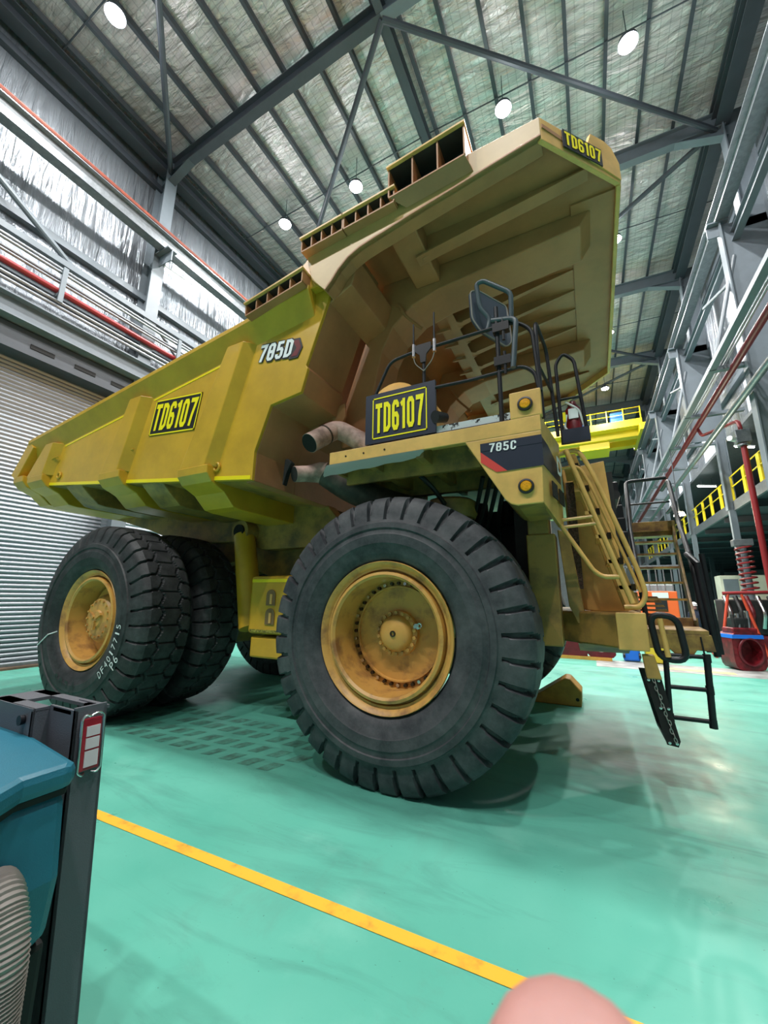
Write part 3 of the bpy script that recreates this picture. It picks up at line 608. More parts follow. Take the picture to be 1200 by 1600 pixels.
for sgn in (-1, 1):
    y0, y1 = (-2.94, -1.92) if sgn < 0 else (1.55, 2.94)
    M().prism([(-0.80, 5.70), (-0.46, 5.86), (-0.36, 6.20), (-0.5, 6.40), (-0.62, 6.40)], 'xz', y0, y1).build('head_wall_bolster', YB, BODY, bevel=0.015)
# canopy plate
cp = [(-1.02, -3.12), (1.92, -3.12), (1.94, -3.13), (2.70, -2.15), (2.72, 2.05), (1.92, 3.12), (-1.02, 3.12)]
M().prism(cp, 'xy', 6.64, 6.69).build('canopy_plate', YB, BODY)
lp = M()
def lip(p, q, z0a, z1a, z0b, z1b, th=0.05):
    p, q = Vector(p), Vector(q); d = (q - p).normalized(); n = Vector((d.y, -d.x)) * th; vs = []
    for (a, z0, z1) in ((p, z0a, z1a), (q, z0b, z1b)):
        for o_ in (0, 1):
            for z in (z0, z1): vs.append((a.x - n.x * o_, a.y - n.y * o_, z))
    return vs, [(0, 1, 5, 4), (2, 6, 7, 3), (0, 4, 6, 2), (1, 3, 7, 5), (0, 2, 3, 1), (4, 5, 7, 6)]
lp.add(*lip((1.92, -3.14), (2.69, -2.17), 6.48, 6.78, 6.58, 6.90)); lp.add(*lip((2.69, -2.17), (2.73, 2.1), 6.56, 6.84, 6.50, 6.78)); lp.add(*lip((2.73, 2.1), (1.92, 3.05), 6.50, 6.80, 6.50, 6.80))
lp.build('canopy_lip', YF, BODY, bevel=0.01)
# number plate standing on the chamfered lip
dv = (Vector((2.69, -2.17, 0)) - Vector((1.92, -3.14, 0))).normalized(); nv = Vector((dv.y, -dv.x, 0))
pl = M(); poly = [(0.72, 6.86), (0.78, 7.02), (1.0, 7.05), (1.13, 7.02), (1.24, 6.86), (1.24, 6.62), (0.72, 6.62)]
base_ = Vector((1.92, -3.14, 0))
vs = [base_ + dv * p[0] + nv * 0.012 + Vector((0, 0, p[1])) for p in poly] + [base_ + dv * p[0] + nv * -0.03 + Vector((0, 0, p[1])) for p in poly]
pl.add(vs, [tuple(range(7)), tuple(range(13, 6, -1))] + [(i, i + 7, (i + 1) % 7 + 7, (i + 1) % 7) for i in range(7)]); pl.build('sign_backing_plate', YF, BODY)
def plate(name, m, O, U, V, parent, d0=0.0, d1=0.006):
    O, U, V = Vector(O), Vector(U), Vector(V); N = U.cross(V).normalized()
    if N.dot(CAMP - O) < 0: N = -N
    return M().add([O + N * d0, O + U + N * d0, O + U + V + N * d0, O + V + N * d0, O + N * d1, O + U + N * d1, O + U + V + N * d1, O + V + N * d1],
                   [(0, 3, 2, 1), (4, 5, 6, 7), (0, 1, 5, 4), (1, 2, 6, 5), (2, 3, 7, 6), (3, 0, 4, 7)]).build(name, m, parent)
def sign(O, U, V, parent, body='TD6107', border=0.05, bold=0.022, tm_=(0.05, 0.14)):
    O, U, V = Vector(O), Vector(U), Vector(V); N = U.cross(V).normalized()
    if N.dot(CAMP - O) < 0: N = -N
    ps = plate('sign_panel', BLK, O, U, V, parent, 0, 0.008)
    ms = M()
    for (a0, a1, b0, b1) in ((.0, 1., .0, border), (.0, 1., 1 - border, 1.), (.0, border * .55, 0, 1.), (1 - border * .55, 1., 0, 1.)):
        ms.add([O + U * x + V * y + N * 0.011 for x, y in ((a0, b0), (a1, b0), (a1, b1), (a0, b1))], [(0, 1, 2, 3)])
    if border > 0.01: ms.build('sign_border', HIVIS, ps)
    glyphs('sign_lettering', body, HIVIS, O + U * (tm_[0]) + V * tm_[1], U * (1 - 2 * tm_[0]), V * (1 - 2 * tm_[1]), ps, depth=0.014)
    return ps
sign(base_ + dv * 0.30 + nv * 0.014 + Vector((0, 0, 6.55)), dv * 0.62 + Vector((0, 0, 0.075)), Vector((0, 0, 0.235)), BODY, border=0.0, tm_=(0.04, 0.12))
# side number panel
sign((-4.30, -2.984, 4.43), (1.12, 0, -0.10), (0.10, 0, 0.60), BODY, border=0.035, tm_=(0.05, 0.12))
# 785D badge
bd = part(BODY, 'model_badge')
glyphs('badge_outline', '785D', BLK, (-1.97, -2.986, 5.11), (0.60, 0, -0.07), (0.03, 0, 0.26), bd, hw=0.155, gap=0.10, slant=0.10)
M().add([(-1.40, -2.992, 5.00), (-1.24, -2.992, 4.99), (-1.17, -2.992, 5.13), (-1.22, -2.992, 5.28), (-1.36, -2.992, 5.30), (-1.40, -2.98, 5.00), (-1.24, -2.98, 4.99), (-1.17, -2.98, 5.13), (-1.22, -2.98, 5.28), (-1.36, -2.98, 5.30)],
        [(0, 1, 2, 3, 4), (9, 8, 7, 6, 5), (0, 5, 6, 1), (1, 6, 7, 2), (2, 7, 8, 3), (3, 8, 9, 4), (4, 9, 5, 0)]).build('badge_arrow', BLK, bd)
M().add([(-1.36, -2.995, 5.03), (-1.255, -2.995, 5.02), (-1.195, -2.995, 5.13), (-1.235, -2.995, 5.255), (-1.34, -2.995, 5.27), (-1.27, -2.995, 5.14)], [(0, 1, 2, 3, 4, 5)]).build('badge_arrow_red', mat('dark_red_vinyl', (0.16, 0.01, 0.015), 0.4), bd)
glyphs('badge_lettering', '785D', WHT, (-1.97, -2.992, 5.11), (0.60, 0, -0.07), (0.03, 0, 0.26), bd, hw=0.085, gap=0.10, slant=0.10)
# canopy beams
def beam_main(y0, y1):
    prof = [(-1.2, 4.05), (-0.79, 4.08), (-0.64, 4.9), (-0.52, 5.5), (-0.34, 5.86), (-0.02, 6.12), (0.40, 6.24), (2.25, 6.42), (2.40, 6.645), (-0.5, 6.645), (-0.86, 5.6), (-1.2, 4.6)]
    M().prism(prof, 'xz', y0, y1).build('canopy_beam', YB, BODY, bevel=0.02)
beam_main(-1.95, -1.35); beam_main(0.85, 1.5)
M().box(0.27, 0.40, -1.35, 0.85, 6.28, 6.30).build('cross_beam_flange', YB, BODY)
for y in (-1.0, -0.55, -0.09, 0.40):
    M().prism([(0.34, 6.29), (2.15, 6.62), (2.15, 6.645), (0.20, 6.645), (0.20, 6.29)], 'xz', y - 0.015, y + 0.015).build('canopy_rib', YB, BODY, bevel=0.005)
    M().add([(0.38, y - 0.055, 6.28), (0.38, y + 0.055, 6.28), (2.15, y + 0.02, 6.62), (2.15, y - 0.02, 6.62), (0.38, y - 0.055, 6.30), (0.38, y + 0.055, 6.30), (2.15, y + 0.02, 6.635), (2.15, y - 0.02, 6.635)], [(0, 1, 2, 3), (4, 7, 6, 5), (0, 4, 5, 1), (1, 5, 6, 2), (2, 6, 7, 3), (3, 7, 4, 0)]).build('canopy_rib_flange', YB, BODY)
    for s_ in (-1, 1):
        fil = [(0.39, y + s_ * 0.05)] + [(0.39 + 0.10 - 0.10 * math.cos(q * PI / 12), y + s_ * (0.15 - 0.10 * math.sin(q * PI / 12))) for q in range(7)]
        fil = [(0.39, y + s_ * 0.05), (0.49, y + s_ * 0.05), (0.44, y + s_ * 0.066), (0.405, y + s_ * 0.10), (0.39, y + s_ * 0.15)]
        M().prism(fil, 'xy', 6.282, 6.30).build('rib_fillet', YB, BODY)
    M().box(0.02, 0.27, y - 0.02, y + 0.02, 6.24, 6.28).build('rib_tab', YB, BODY)
for y in (-2.45, 2.1):
    M().prism([(0.35, 6.30), (0.55, 6.36), (2.35, 6.60), (2.35, 6.69), (0.35, 6.69)], 'xz', y - 0.03, y + 0.03).build('canopy_rib', YB, BODY, bevel=0.01)
    M().prism([(0.28, 6.30), (0.55, 6.35), (2.35, 6.585), (2.35, 6.605), (0.55, 6.38), (0.28, 6.33)], 'xz', y - 0.08, y + 0.08).build('canopy_rib_flange', YB, BODY)
M().box(0.05, 0.42, -3.10, -1.95, 6.36, 6.69).build('canopy_cross_beam', YB, BODY, bevel=0.02)
M().box(0.08, 0.30, -1.35, 0.85, 6.30, 6.69).build('canopy_cross_beam', YB, BODY, bevel=0.02)
M().box(0.05, 0.42, 1.5, 3.10, 6.36, 6.69).build('canopy_cross_beam', YB, BODY, bevel=0.02)
M().box(2.16, 2.70, -2.1, 2.0, 6.61, 6.645).build('canopy_front_doubler', YB, BODY)
for y, x in ((-1.98, -0.2), (0.82, -0.25)):
    M().tube(rnd([(x - 0.05, y, 6.18), (x, y - 0.02, 6.12), (x + 0.10, y - 0.02, 5.92), (x + 0.36, y - 0.02, 5.62)], 0.06), 0.022, 8).build('body_hook', YB, BODY)
# spill boxes along the body edge (open toward the outside)
def spill(x0, x1, zt0, zt1, h, n, nm, dep=0.34):
    p = part(BODY, nm)
    zt = lambda x: zt0 + (zt1 - zt0) * (x - x0) / (x1 - x0)
    y0, y1 = -3.16 - dep * 0.3, -3.16
    def slab(a, b_, za, zb, ya, yb):
        return M().add([(a, ya, za(a)), (b_, ya, za(b_)), (b_, yb, za(b_)), (a, yb, za(a)), (a, ya, zb(a)), (b_, ya, zb(b_)), (b_, yb, zb(b_)), (a, yb, zb(a))],
                       [(0, 3, 2, 1), (4, 5, 6, 7), (0, 1, 5, 4), (1, 2, 6, 5), (2, 3, 7, 6), (3, 0, 4, 7)])
    slab(x0 - 0.02, x1 + 0.02, lambda x: zt(x) - 0.025, zt, y0 - 0.03, y1 + 0.2).build('top_plate', YF, p)
    slab(x0, x1, lambda x: zt(x) - 0.032, lambda x: zt(x) - 0.026, y0 + 0.01, y1 + 0.19).build('shade_liner', BOXSHADE, p)  # added sheet that darkens the underside of the top plate as shade
    slab(x0, x1, lambda x: zt(x) - h - 0.02, lambda x: zt(x) - h, y0, y1 + 0.2).build('bottom_plate', YB, p)
    slab(x0, x1, lambda x: zt(x) - h, lambda x: zt(x) - 0.02, y1 + 0.14, y1 + 0.16).build('back_plate', BOXSHADE, p)  # coloured near black for the shade at the back of the box
    for i in range(n + 1):
        x = x0 + (x1 - x0) * i / n
        slab(x - 0.009, x + 0.009, lambda x_: zt(x_) - h, lambda x_: zt(x_) - 0.02, y0, y1 + 0.2).build('divider', YB, p)
    return p
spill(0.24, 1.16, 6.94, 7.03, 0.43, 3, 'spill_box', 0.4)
M().add([(0.24, -3.28, 6.50), (1.16, -3.28, 6.59), (1.22, -3.155, 6.47), (0.42, -3.155, 6.39), (0.24, -3.26, 6.53), (1.16, -3.26, 6.62), (1.22, -3.135, 6.50), (0.42, -3.135, 6.42)],
        [(0, 1, 2, 3), (4, 7, 6, 5), (0, 4, 5, 1), (1, 5, 6, 2), (2, 6, 7, 3), (3, 7, 4, 0)]).build('spill_box_skirt', YB, BODY)
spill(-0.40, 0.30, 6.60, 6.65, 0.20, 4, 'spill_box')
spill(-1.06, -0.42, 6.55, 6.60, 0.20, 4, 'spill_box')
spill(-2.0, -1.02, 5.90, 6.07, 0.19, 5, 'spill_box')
# lifting eyes and hooks low on the side
for x in (-2.58, -7.0):
    M().tube([(x + 0.055 * math.cos(a * PI / 6), -3.0 , bz(x) + 0.19 + 0.055 * math.sin(a * PI / 6)) for a in range(12)], 0.018, 8, True).build('lifting_eye', Y1, BODY)
for x in (-2.75, -4.78, -7.25):
    M().tube(rnd([(x - 0.05, -3.0, bz(x) + 0.28), (x, -3.06, bz(x) + 0.52), (x + 0.16, -3.02, bz(x) + 0.56)], 0.05), 0.014, 8).build('side_hook', Y1, BODY)

# ---------------------------------------------------------------- wheels
def tyre_mesh(side_mat, style, nl=38, w=0.44, name='tyre'):
    """tyre in local space, axle along y, outer face towards -y"""
    R = 1.516; sub = 14; na = nl * sub
    prof = []   # (y, r, lug depth factor, kind)
    sw = [(-w + 0.075, 0.775), (-w + 0.03, 0.80), (-w - 0.01, 0.87), (-w - 0.033, 0.95), (-w - 0.044, 0.965), (-w - 0.050, 1.06), (-w - 0.040, 1.075), (-w - 0.038, 1.12), (-w - 0.052, 1.13), (-w - 0.046, 1.185), (-w - 0.026, 1.195), (-w - 0.018, 1.215)]
    for y, r in sw: prof.append((y, r, 0.0))
    sh = [(-w - 0.016, 1.225, 0.0), (-w - 0.012, 1.235, 1.0), (-w - 0.001, 1.29, 1.0), (-w + 0.012, 1.35, 1.0), (-w + 0.035, 1.42, 1.0), (-w + 0.065, 1.465, 1.0), (-w + 0.10, 1.487, 1.0)]
    prof += sh
    K = 34
    for i in range(1, K):
        y = (-w + 0.10) + (2 * w - 0.20) * i / K; prof.append((y, 1.487 + 0.029 * math.sqrt(max(0, 1 - (y / (w - 0.06)) ** 2)), 1.0))
    prof += [(-y, r, d_) for y, r, d_ in reversed(sh)] + [(-y, r, 0.0) for y, r in reversed(sw)]
    m = M(); vs = []; np_ = len(prof)
    tri = lambda t: abs((t % 1.0) - 0.5) * 2
    for a in range(na):
        th = 2 * PI * a / na; ph = a / sub
        for (y, r, d_) in prof:
            cut = 0.0
            if d_ > 0:
                if style == 'a':
                    u = (ph + 0.22 * (y / w) ) % 1.0
                    if (u < 0.17) and abs(y) > 0.12: cut = 0.07
                else:
                    zg = 0.035 * (tri(ph + (0.5 if y > 0 else 0)) * 2 - 1)
                    if abs(abs(y) - 0.15 - zg) < 0.012: cut = 0.04
                    elif abs(y) > 0.15 + zg:
                        if (ph + 0.30 * abs(y) / w + (0.5 if y > 0 else 0)) % 1.0 < 0.13: cut = 0.055
                    elif (ph + 0.25) % 1.0 < 0.10: cut = 0.03
            rr = r - cut; yy = y
            if cut and r < 1.487: yy = y * (1 - cut * 0.8)
            vs.append((rr * math.cos(th), yy, rr * math.sin(th)))
    fs = []
    for a in range(na):
        b_ = (a + 1) % na
        for i in range(np_ - 1): fs.append((a * np_ + i, a * np_ + i + 1, b_ * np_ + i + 1, b_ * np_ + i))
    m.add(vs, fs); me_o = m.build(name, side_mat, None, smooth=32); return me_o
def wheel(name, loc, flip, front, proto=None):
    p = part(TR, name, tuple(Vector(loc) - Vector(TR.location)), PI if flip else 0.0)
    return p
def rim_parts(p, front, yf):
    """yf = outer rim plane in local y (negative)"""
    k = []
    pr = [(yf + 0.06, 0.70), (yf + 0.0, 0.775), (yf - 0.012, 0.768), (yf + 0.0, 0.748), (yf + 0.05, 0.712), (yf + 0.055, 0.69), (yf + 0.12, 0.685), (yf + 0.12, 0.668), (yf + 0.015, 0.66), (yf + 0.005, 0.63), (yf + 0.03, 0.605), (yf + 0.06, 0.605), (yf + 0.22, 0.59), (yf + 0.44, 0.585)]
    k.append(M().lathe(pr, (0, 0, 0), 'y', 96).build('rim', YW, None, smooth=35))
    if front:
        yb = yf + 0.42
        k.append(M().lathe([(yb, 0.60), (yb, 0.525), (yb - 0.035, 0.52), (yb - 0.035, 0.505), (yb, 0.50), (yb, 0.0)], (0, 0, 0), 'y', 72).build('wheel_disc', YW, None, smooth=35))
        b_ = []
        for i in range(40):
            a = 2 * PI * i / 40; mm = M(); c = (0.552 * math.cos(a), 0.552 * math.sin(a))
            mm.cyl((c[0], yb, c[1]), (c[0], yb - 0.04, c[1]), 0.021, 0.019, 8); b_.append(mm.build('wheel_stud', BOLT if i % 3 else CHR, None))
        k += b_
        h = [(yb, 0.25), (yb - 0.06, 0.245), (yb - 0.075, 0.20), (yb - 0.12, 0.185), (yb - 0.15, 0.15), (yb - 0.165, 0.05), (yb - 0.165, 0.0)]
        k.append(M().lathe(h, (0, 0, 0), 'y', 48).build('hub_cap', YW, None, smooth=35))
        k.append(M().lathe([(yb - 0.16, 0.033), (yb - 0.178, 0.033), (yb - 0.178, 0.018), (yb - 0.165, 0.018)], (0.0, 0, 0.0), 'y', 20).build('hub_plug', BOLT, None))
        mm = M()
        for i in range(18):
            a = 2 * PI * (i + .5) / 18; mm = M(); mm.cyl((0.222 * math.cos(a), yb - 0.06, 0.222 * math.sin(a)), (0.222 * math.cos(a), yb - 0.092, 0.222 * math.sin(a)), 0.022, 0.022, 6); k.append(mm.build('hub_bolt', YW, None))
        k.append(M().tube([(0.27 + 0.025 * math.cos(q * PI / 6), yb - 0.06, 0.09 + 0.025 * math.sin(q * PI / 6)) for q in range(12)], 0.012, 8, True).obox((0.235, yb - 0.05, 0.08), (0.03, 0, 0), (0, 0.02, 0), (0, 0, 0.03)).build('lifting_lug', CHR, None))
    else:
        yb = yf + 0.34
        k.append(M().lathe([(yb + 0.02, 0.56), (yb, 0.42), (yb - 0.10, 0.385), (yb - 0.16, 0.33), (yb - 0.18, 0.31), (yb - 0.185, 0.14), (yb - 0.21, 0.12), (yb - 0.215, 0.0)], (0, 0, 0), 'y', 64).build('hub_cap', YW, None, smooth=30))
        for i in range(16):
            a = 2 * PI * i / 16; k.append(M().cyl((0.285 * math.cos(a), yb - 0.175, 0.285 * math.sin(a)), (0.285 * math.cos(a), yb - 0.205, 0.285 * math.sin(a)), 0.018, 0.018, 6).build('hub_bolt', YW, None))
        for i in range(3):
            a = 2 * PI * i / 3 + 0.5; k.append(M().obox((0.10 * math.cos(a), yb - 0.225, 0.10 * math.sin(a)), (0.07 * math.cos(a), 0, 0.07 * math.sin(a)), (-0.022 * math.sin(a), 0, 0.022 * math.cos(a)), (0, 0.02, 0)).build('hub_spoke', YW, None))
    return k
def adopt(objs, p):
    for o in objs: o.parent = p
def clone(objs, p):
    for o in objs: c = o.copy(); COL.objects.link(c); c.parent = p
ZH = 1.48
fw = wheel('front_wheel', (0, -2.42, ZH), False, True); fset = [tyre_mesh(RUBA, 'a', 38, 0.45)] + rim_parts(fw, True, -0.42); adopt(fset, fw)
fw2 = wheel('front_wheel', (0, 2.42, ZH), True, True); clone([fset[0], fset[1], fset[2]], fw2)
rw = wheel('rear_wheel', (-5.18, -2.64, ZH), False, False); rset = [tyre_mesh(RUBB, 'b', 38, 0.43)] + rim_parts(rw, False, -0.38); adopt(rset, rw)
for y, fl_ in ((-1.60, False), (1.60, True), (2.64, True)):
    q = wheel('rear_wheel', (-5.18, y, ZH), fl_, False); clone(rset[:2] if abs(y) < 2 else rset[:3], q)
# chalk writing on the outer rear tyre
def arc_text(body, r, a_mid, size, m, parent, name, yoff, outward=True, bold=0.0, spacing=1.0):
    n = len(body); grp = M(); step = size * 0.72 * spacing / r
    for i, ch in enumerate(body):
        if ch == ' ': continue
        a = a_mid + (i - (n - 1) / 2) * step * (-1 if outward else 1)
        # radial up vector
        up = Vector((math.cos(a), 0, math.sin(a))) * (1 if outward else -1); rt = Vector((math.sin(a), 0, -math.cos(a))) * (1 if outward else -1)
        c = Vector((math.cos(a) * r, yoff, math.sin(a) * r)); w = size * (0.55 if ch not in '1I' else 0.22)
        mm, N = textmesh('t', ch, m, c - rt * w / 2 - up * size / 2, rt * w, up * size, None, bold=bold, depth=0.0)
        grp.add(mm.v, mm.f)
    return grp.build(name, m, parent, local=True)
arc_text('DF4017715', 1.06, -0.42, 0.105, CHALK, rw, 'chalk_number', -0.486, outward=False, bold=-0.004, spacing=1.25)
arc_text('P6', 1.20, -0.48, 0.13, CHALK, rw, 'chalk_number', -0.4865, outward=False, bold=-0.004, spacing=1.1)
arc_text('PLUS', 1.00, -PI / 2 - 0.18, 0.17, MOULD, rw, 'moulded_lettering', -0.478, outward=True, bold=0.03, spacing=1.4)
mm = M(); mm.tube([(-0.77, -0.40, -0.22), (-0.88, -0.475, -0.27), (-1.12, -0.492, -0.45)], 0.009, 6); mm.build('chalk_stroke', CHALK, rw, local=True)

# ---------------------------------------------------------------- chassis, axle, tank, hoist
for y in (-0.85, 0.55):
    M().prism([(-7.2, 2.35), (-5.9, 2.3), (-4.4, 2.55), (-3.2, 2.15), (-1.6, 1.75), (1.5, 1.65), (1.5, 2.35), (-1.6, 2.6), (-3.4, 2.85), (-5.2, 3.05), (-7.2, 2.9)], 'xz', y, y + 0.3).build('frame_rail', YG, TR, bevel=0.02)
M().box(-2.9, -2.2, -0.9, 0.9, 1.6, 2.3).box(-0.3, 0.5, -0.9, 0.9, 1.7, 2.2).box(-6.6, -6.2, -0.8, 0.8, 2.2, 2.8).build('frame_crossmember', YG, TR, bevel=0.02)
M().lathe([(-2.7, 0.0), (-2.7, 0.35), (-1.1, 0.42), (-0.5, 0.62), (0.5, 0.62), (1.1, 0.42), (2.7, 0.35), (2.7, 0)], (-5.18, 0, ZH), 'y', 28).build('rear_axle_housing', YG, TR, smooth=True)
M().tube([(0, -2.1, ZH), (0, 2.1, ZH)], 0.22, 16).build('front_axle', YG, TR, smooth=True)
for s in (-1, 1):
    M().cyl((-0.05, s * 1.35, 1.4), (-0.25, s * 1.25, 3.05), 0.24, 0.24, 20).cyl((-0.05, s * 1.35, 1.2), (-0.1, s * 1.33, 1.7), 0.33, 0.30, 20).build('suspension_cylinder', YG, TR, smooth=True)
    h = part(TR, 'hoist_cylinder')
    M().cyl((-3.05, s * 1.62, 1.35), (-3.62, s * 1.40, 2.95), 0.20, 0.185, 24).build('cylinder_barrel', Y1, h, smooth=True)
    M().cyl((-3.62, s * 1.52, 3.02), (-3.62, s * 1.26, 3.02), 0.20, 0.20, 20).build('cylinder_eye', YG, h, smooth=True)
    M().cyl((-3.62, s * 1.56, 3.02), (-3.62, s * 1.5, 3.02), 0.12, 0.12, 20).build('cylinder_pin', HOLE, h, smooth=True)
    M().cyl((-6.3, s * 0.9, 1.5), (-6.5, s * 0.9, 2.7), 0.17, 0.17, 18).build('rear_suspension_cylinder', YG, TR, smooth=True)
# fuel tank behind the front wheel
ft = part(TR, 'fuel_tank')
M().box(-2.84, -1.4, -1.92, -0.95, 1.30, 2.18).build('tank_shell', Y1, ft, bevel=0.05)
M().box(-2.80, -1.45, -1.88, -0.95, 0.95, 1.26).build('tank_step', Y1, ft, bevel=0.03)
M().box(-2.80, -1.45, -1.928, -1.915, 2.08, 2.13).build('reflective_strip', YBR, ft)
M().box(-2.78, -1.45, -1.928, -1.915, 1.33, 1.37).build('reflective_strip', mat('dirty_reflective_tape', (0.55, 0.48, 0.08), 0.5, noise=0.8, scale=30), ft)
for z in (1.56, 1.86 - 0.02):
    pts = [(-2.48, z - 0.11), (-2.30, z - 0.11), (-2.30, z + 0.04)] + [(-2.39 + 0.09 * math.cos(a * PI / 8), z + 0.04 + 0.09 * math.sin(a * PI / 8)) for a in range(1, 8)] + [(-2.48, z + 0.04)]
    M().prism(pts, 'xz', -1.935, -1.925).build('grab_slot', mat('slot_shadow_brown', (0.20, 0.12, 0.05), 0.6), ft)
    M().box(-2.40, -2.36, -1.945, -1.93, z - 0.09, z + 0.06).build('sight_tube', YF, ft)
# hydraulic tank seen beyond
M().box(-2.9, -1.5, 1.0, 1.9, 1.0, 2.35).build('hydraulic_tank', YG, TR, bevel=0.05)
# engine mass
en = part(TR, 'engine')
M().box(-0.9, 1.3, -0.55, 0.55, 1.7, 3.2).build('engine_block', ENG, en, bevel=0.05)
for i in range(5): M().cyl((-0.7 + 0.42 * i, -0.62, 2.95), (-0.7 + 0.42 * i, -0.62, 3.3), 0.13, 0.11, 14).build('cylinder_head', ENG, en)
M().cyl((-1.0, -1.1, 3.02), (0.2, -1.1, 3.1), 0.19, 0.19, 18).build('exhaust_manifold', EXHD, en, smooth=True)
M().lathe([(0, 0), (0, 0.33), (0.06, 0.36), (0.22, 0.36), (0.26, 0.30), (0.26, 0)], (0.35, -1.5, 2.92), 'z', 28).build('air_intake', YG, en, smooth=True)
for i in range(4): M().tube(rnd([(0.2 + i * 0.22, -0.7, 2.2), (0.3 + i * 0.2, -1.0, 2.6 + 0.1 * i), (0.7 + i * 0.1, -1.5, 3.0), (0.9 + 0.1 * i, -1.9, 3.35)], 0.2), 0.028, 8).build('hose', ENG, en, smooth=True)
M().box(1.15, 1.42, -1.3, 1.3, 1.6, 3.3).build('radiator_core', ENG, en)
M().tube(rnd([(0.15, -2.3, 3.42), (0.35, -2.2, 3.2), (0.4, -1.9, 3.05)], 0.1), 0.03, 8).build('hose', ENG, en)

# ---------------------------------------------------------------- deck and fender
DK = part(TR, 'deck')
M().prism([(-0.74, -2.76), (1.66, -2.76), (1.77, -1.88), (1.77, 1.88), (1.66, 2.76), (-0.74, 2.76)], 'xy', 3.58, 3.625).build('deck_plate', YF, DK)
M().box(-0.79, 1.68, -2.80, -2.76, 3.47, 3.63).build('deck_edge', YF, DK, bevel=0.006)
M().box(-0.79, -0.74, -2.76, -1.0, 3.40, 3.60).build('deck_edge', YG, DK)
for x in (-0.3, 0.35, 0.95): M().box(x, x + 0.09, -2.74, -0.9, 3.40, 3.58).build('deck_joist', YG, DK)
M().box(-0.75, 1.6, -1.5, -1.4, 3.32, 3.58).build('deck_joist', YG, DK)
M().box(-0.75, 1.0, -2.45, -2.40, 3.30, 3.58).build('deck_joist', YG, DK)
for x in (-0.55, -0.3, -0.02): M().cyl((x, -2.805, 3.55), (x, -2.80, 3.55), 0.012, 0.012, 8).build('bolt_head', BOLT, DK)
# rubber flap hanging below the deck edge
fv = []; nS = 12
for i in range(nS + 1):
    x = -0.82 + (1.30) * i / nS; zb = 3.44 - 0.04 - 0.03 * math.sin(i * 1.3); dp = 0.085 * (1 - 0.6 * i / nS)
    fv += [(x, -2.81, 3.470), (x - 0.05, -2.79, 3.465 - dp * 0.5), (x - 0.10, -2.74, 3.465 - dp * 1.2 + 0.008 * math.sin(i * 1.7))]
fvb = [(p[0], p[1] + 0.012, p[2] - 0.012) for p in fv]; n3 = len(fv); fs = []
for i in range(nS):
    for k in range(2):
        a = i * 3 + k; fs.append((a, a + 3, a + 4, a + 1)); fs.append((a + n3, a + 1 + n3, a + 4 + n3, a + 3 + n3))
M().add(fv + fvb, fs).build('rubber_flap', RUBF, DK, smooth=True)
fp_ = [(0.93, 3.47), (1.68, 3.47), (1.655, 2.75)] + [(1.42, 2.745), (1.36, 2.765), (1.31, 2.81)]
M().prism(fp_, 'xz', -2.80, -2.75).build('fender_side', YF, DK, bevel=0.01)
M().add([(1.68, -2.80, 3.63), (1.79, -1.88, 3.63), (1.77, -1.88, 2.62), (1.655, -2.80, 2.75), (1.62, -2.76, 3.6), (1.73, -1.88, 3.6), (1.71, -1.88, 2.66), (1.60, -2.76, 2.80)],
        [(0, 1, 2, 3), (4, 7, 6, 5), (0, 4, 5, 1), (1, 5, 6, 2), (2, 6, 7, 3), (3, 7, 4, 0)]).build('fender_front', YF, DK, bevel=0.008)
M().prism([(0.93, 3.47), (1.31, 2.81), (1.36, 2.765), (1.42, 2.745), (1.655, 2.75), (1.655, 2.78), (1.44, 2.775), (1.38, 2.79), (1.335, 2.83), (0.96, 3.47)], 'xz', -2.78, -1.9).build('fender_return', YG, DK)
# dark stripe, red wedge and model number
fd = part(DK, 'model_stripe')
plate('stripe', NAVY, (1.09, -2.805, 3.335), (0.59, 0, 0), (0, 0, 0.085), fd)
M().add([(1.09, -2.808, 3.41), (1.68, -2.808, 3.42), (1.68, -2.808, 3.11), (1.34, -2.808, 3.10), (1.09, -2.808, 3.32)], [(0, 1, 2, 3, 4)]).build('stripe', NAVY, fd)
M().add([(1.09, -2.809, 3.33), (1.345, -2.809, 3.10), (1.24, -2.809, 3.10), (1.09, -2.809, 3.22)], [(0, 1, 2, 3)]).build('red_wedge', REDV, fd)
glyphs('model_lettering', '785C', WHT, (1.175, -2.811, 3.315), (0.265, 0, -0.006), (0, 0, 0.092), fd, hw=0.072, gap=0.12, slant=0.06)
plate('front_stripe', NAVY, (1.665, -2.805 + 0.01, 3.13), (0.10, 0.86, 0), (0, 0, 0.28), fd, 0, 0.012)
text('front_lettering', 'D', WHT, (1.742, -2.30, 3.16), (0.03, 0.25, 0), (0, 0, 0.2), fd, bold=0.03, depth=0.03)
for z0 in (2.86,):
    for y in (-2.55, -2.2): plate('front_slot_dark', HOLE, (1.69 + (y + 2.8) * 0.12, y, z0), (0.03, 0.22, 0), (0, 0, 0.16), DK, 0, 0.01)
def mlamp(x, z, y=-2.81):
    l = part(DK, 'marker_lamp')
    M().lathe([(0.0, 0.074), (-0.018, 0.072), (-0.022, 0.056), (-0.012, 0.054)], (x, y, z), 'y', 28).build('lamp_bezel', BLK, l, smooth=40)
    M().lathe([(-0.012, 0.055), (-0.026, 0.046), (-0.03, 0.0)], (x, y, z), 'y', 28).build('lamp_lens', AMB, l, smooth=True)
mlamp(1.55, 3.765); mlamp(1.51, 2.92)
M().box(1.40, 1.70, -2.80, -2.60, 3.63, 3.92).build('lamp_box', YF, DK, bevel=0.012)
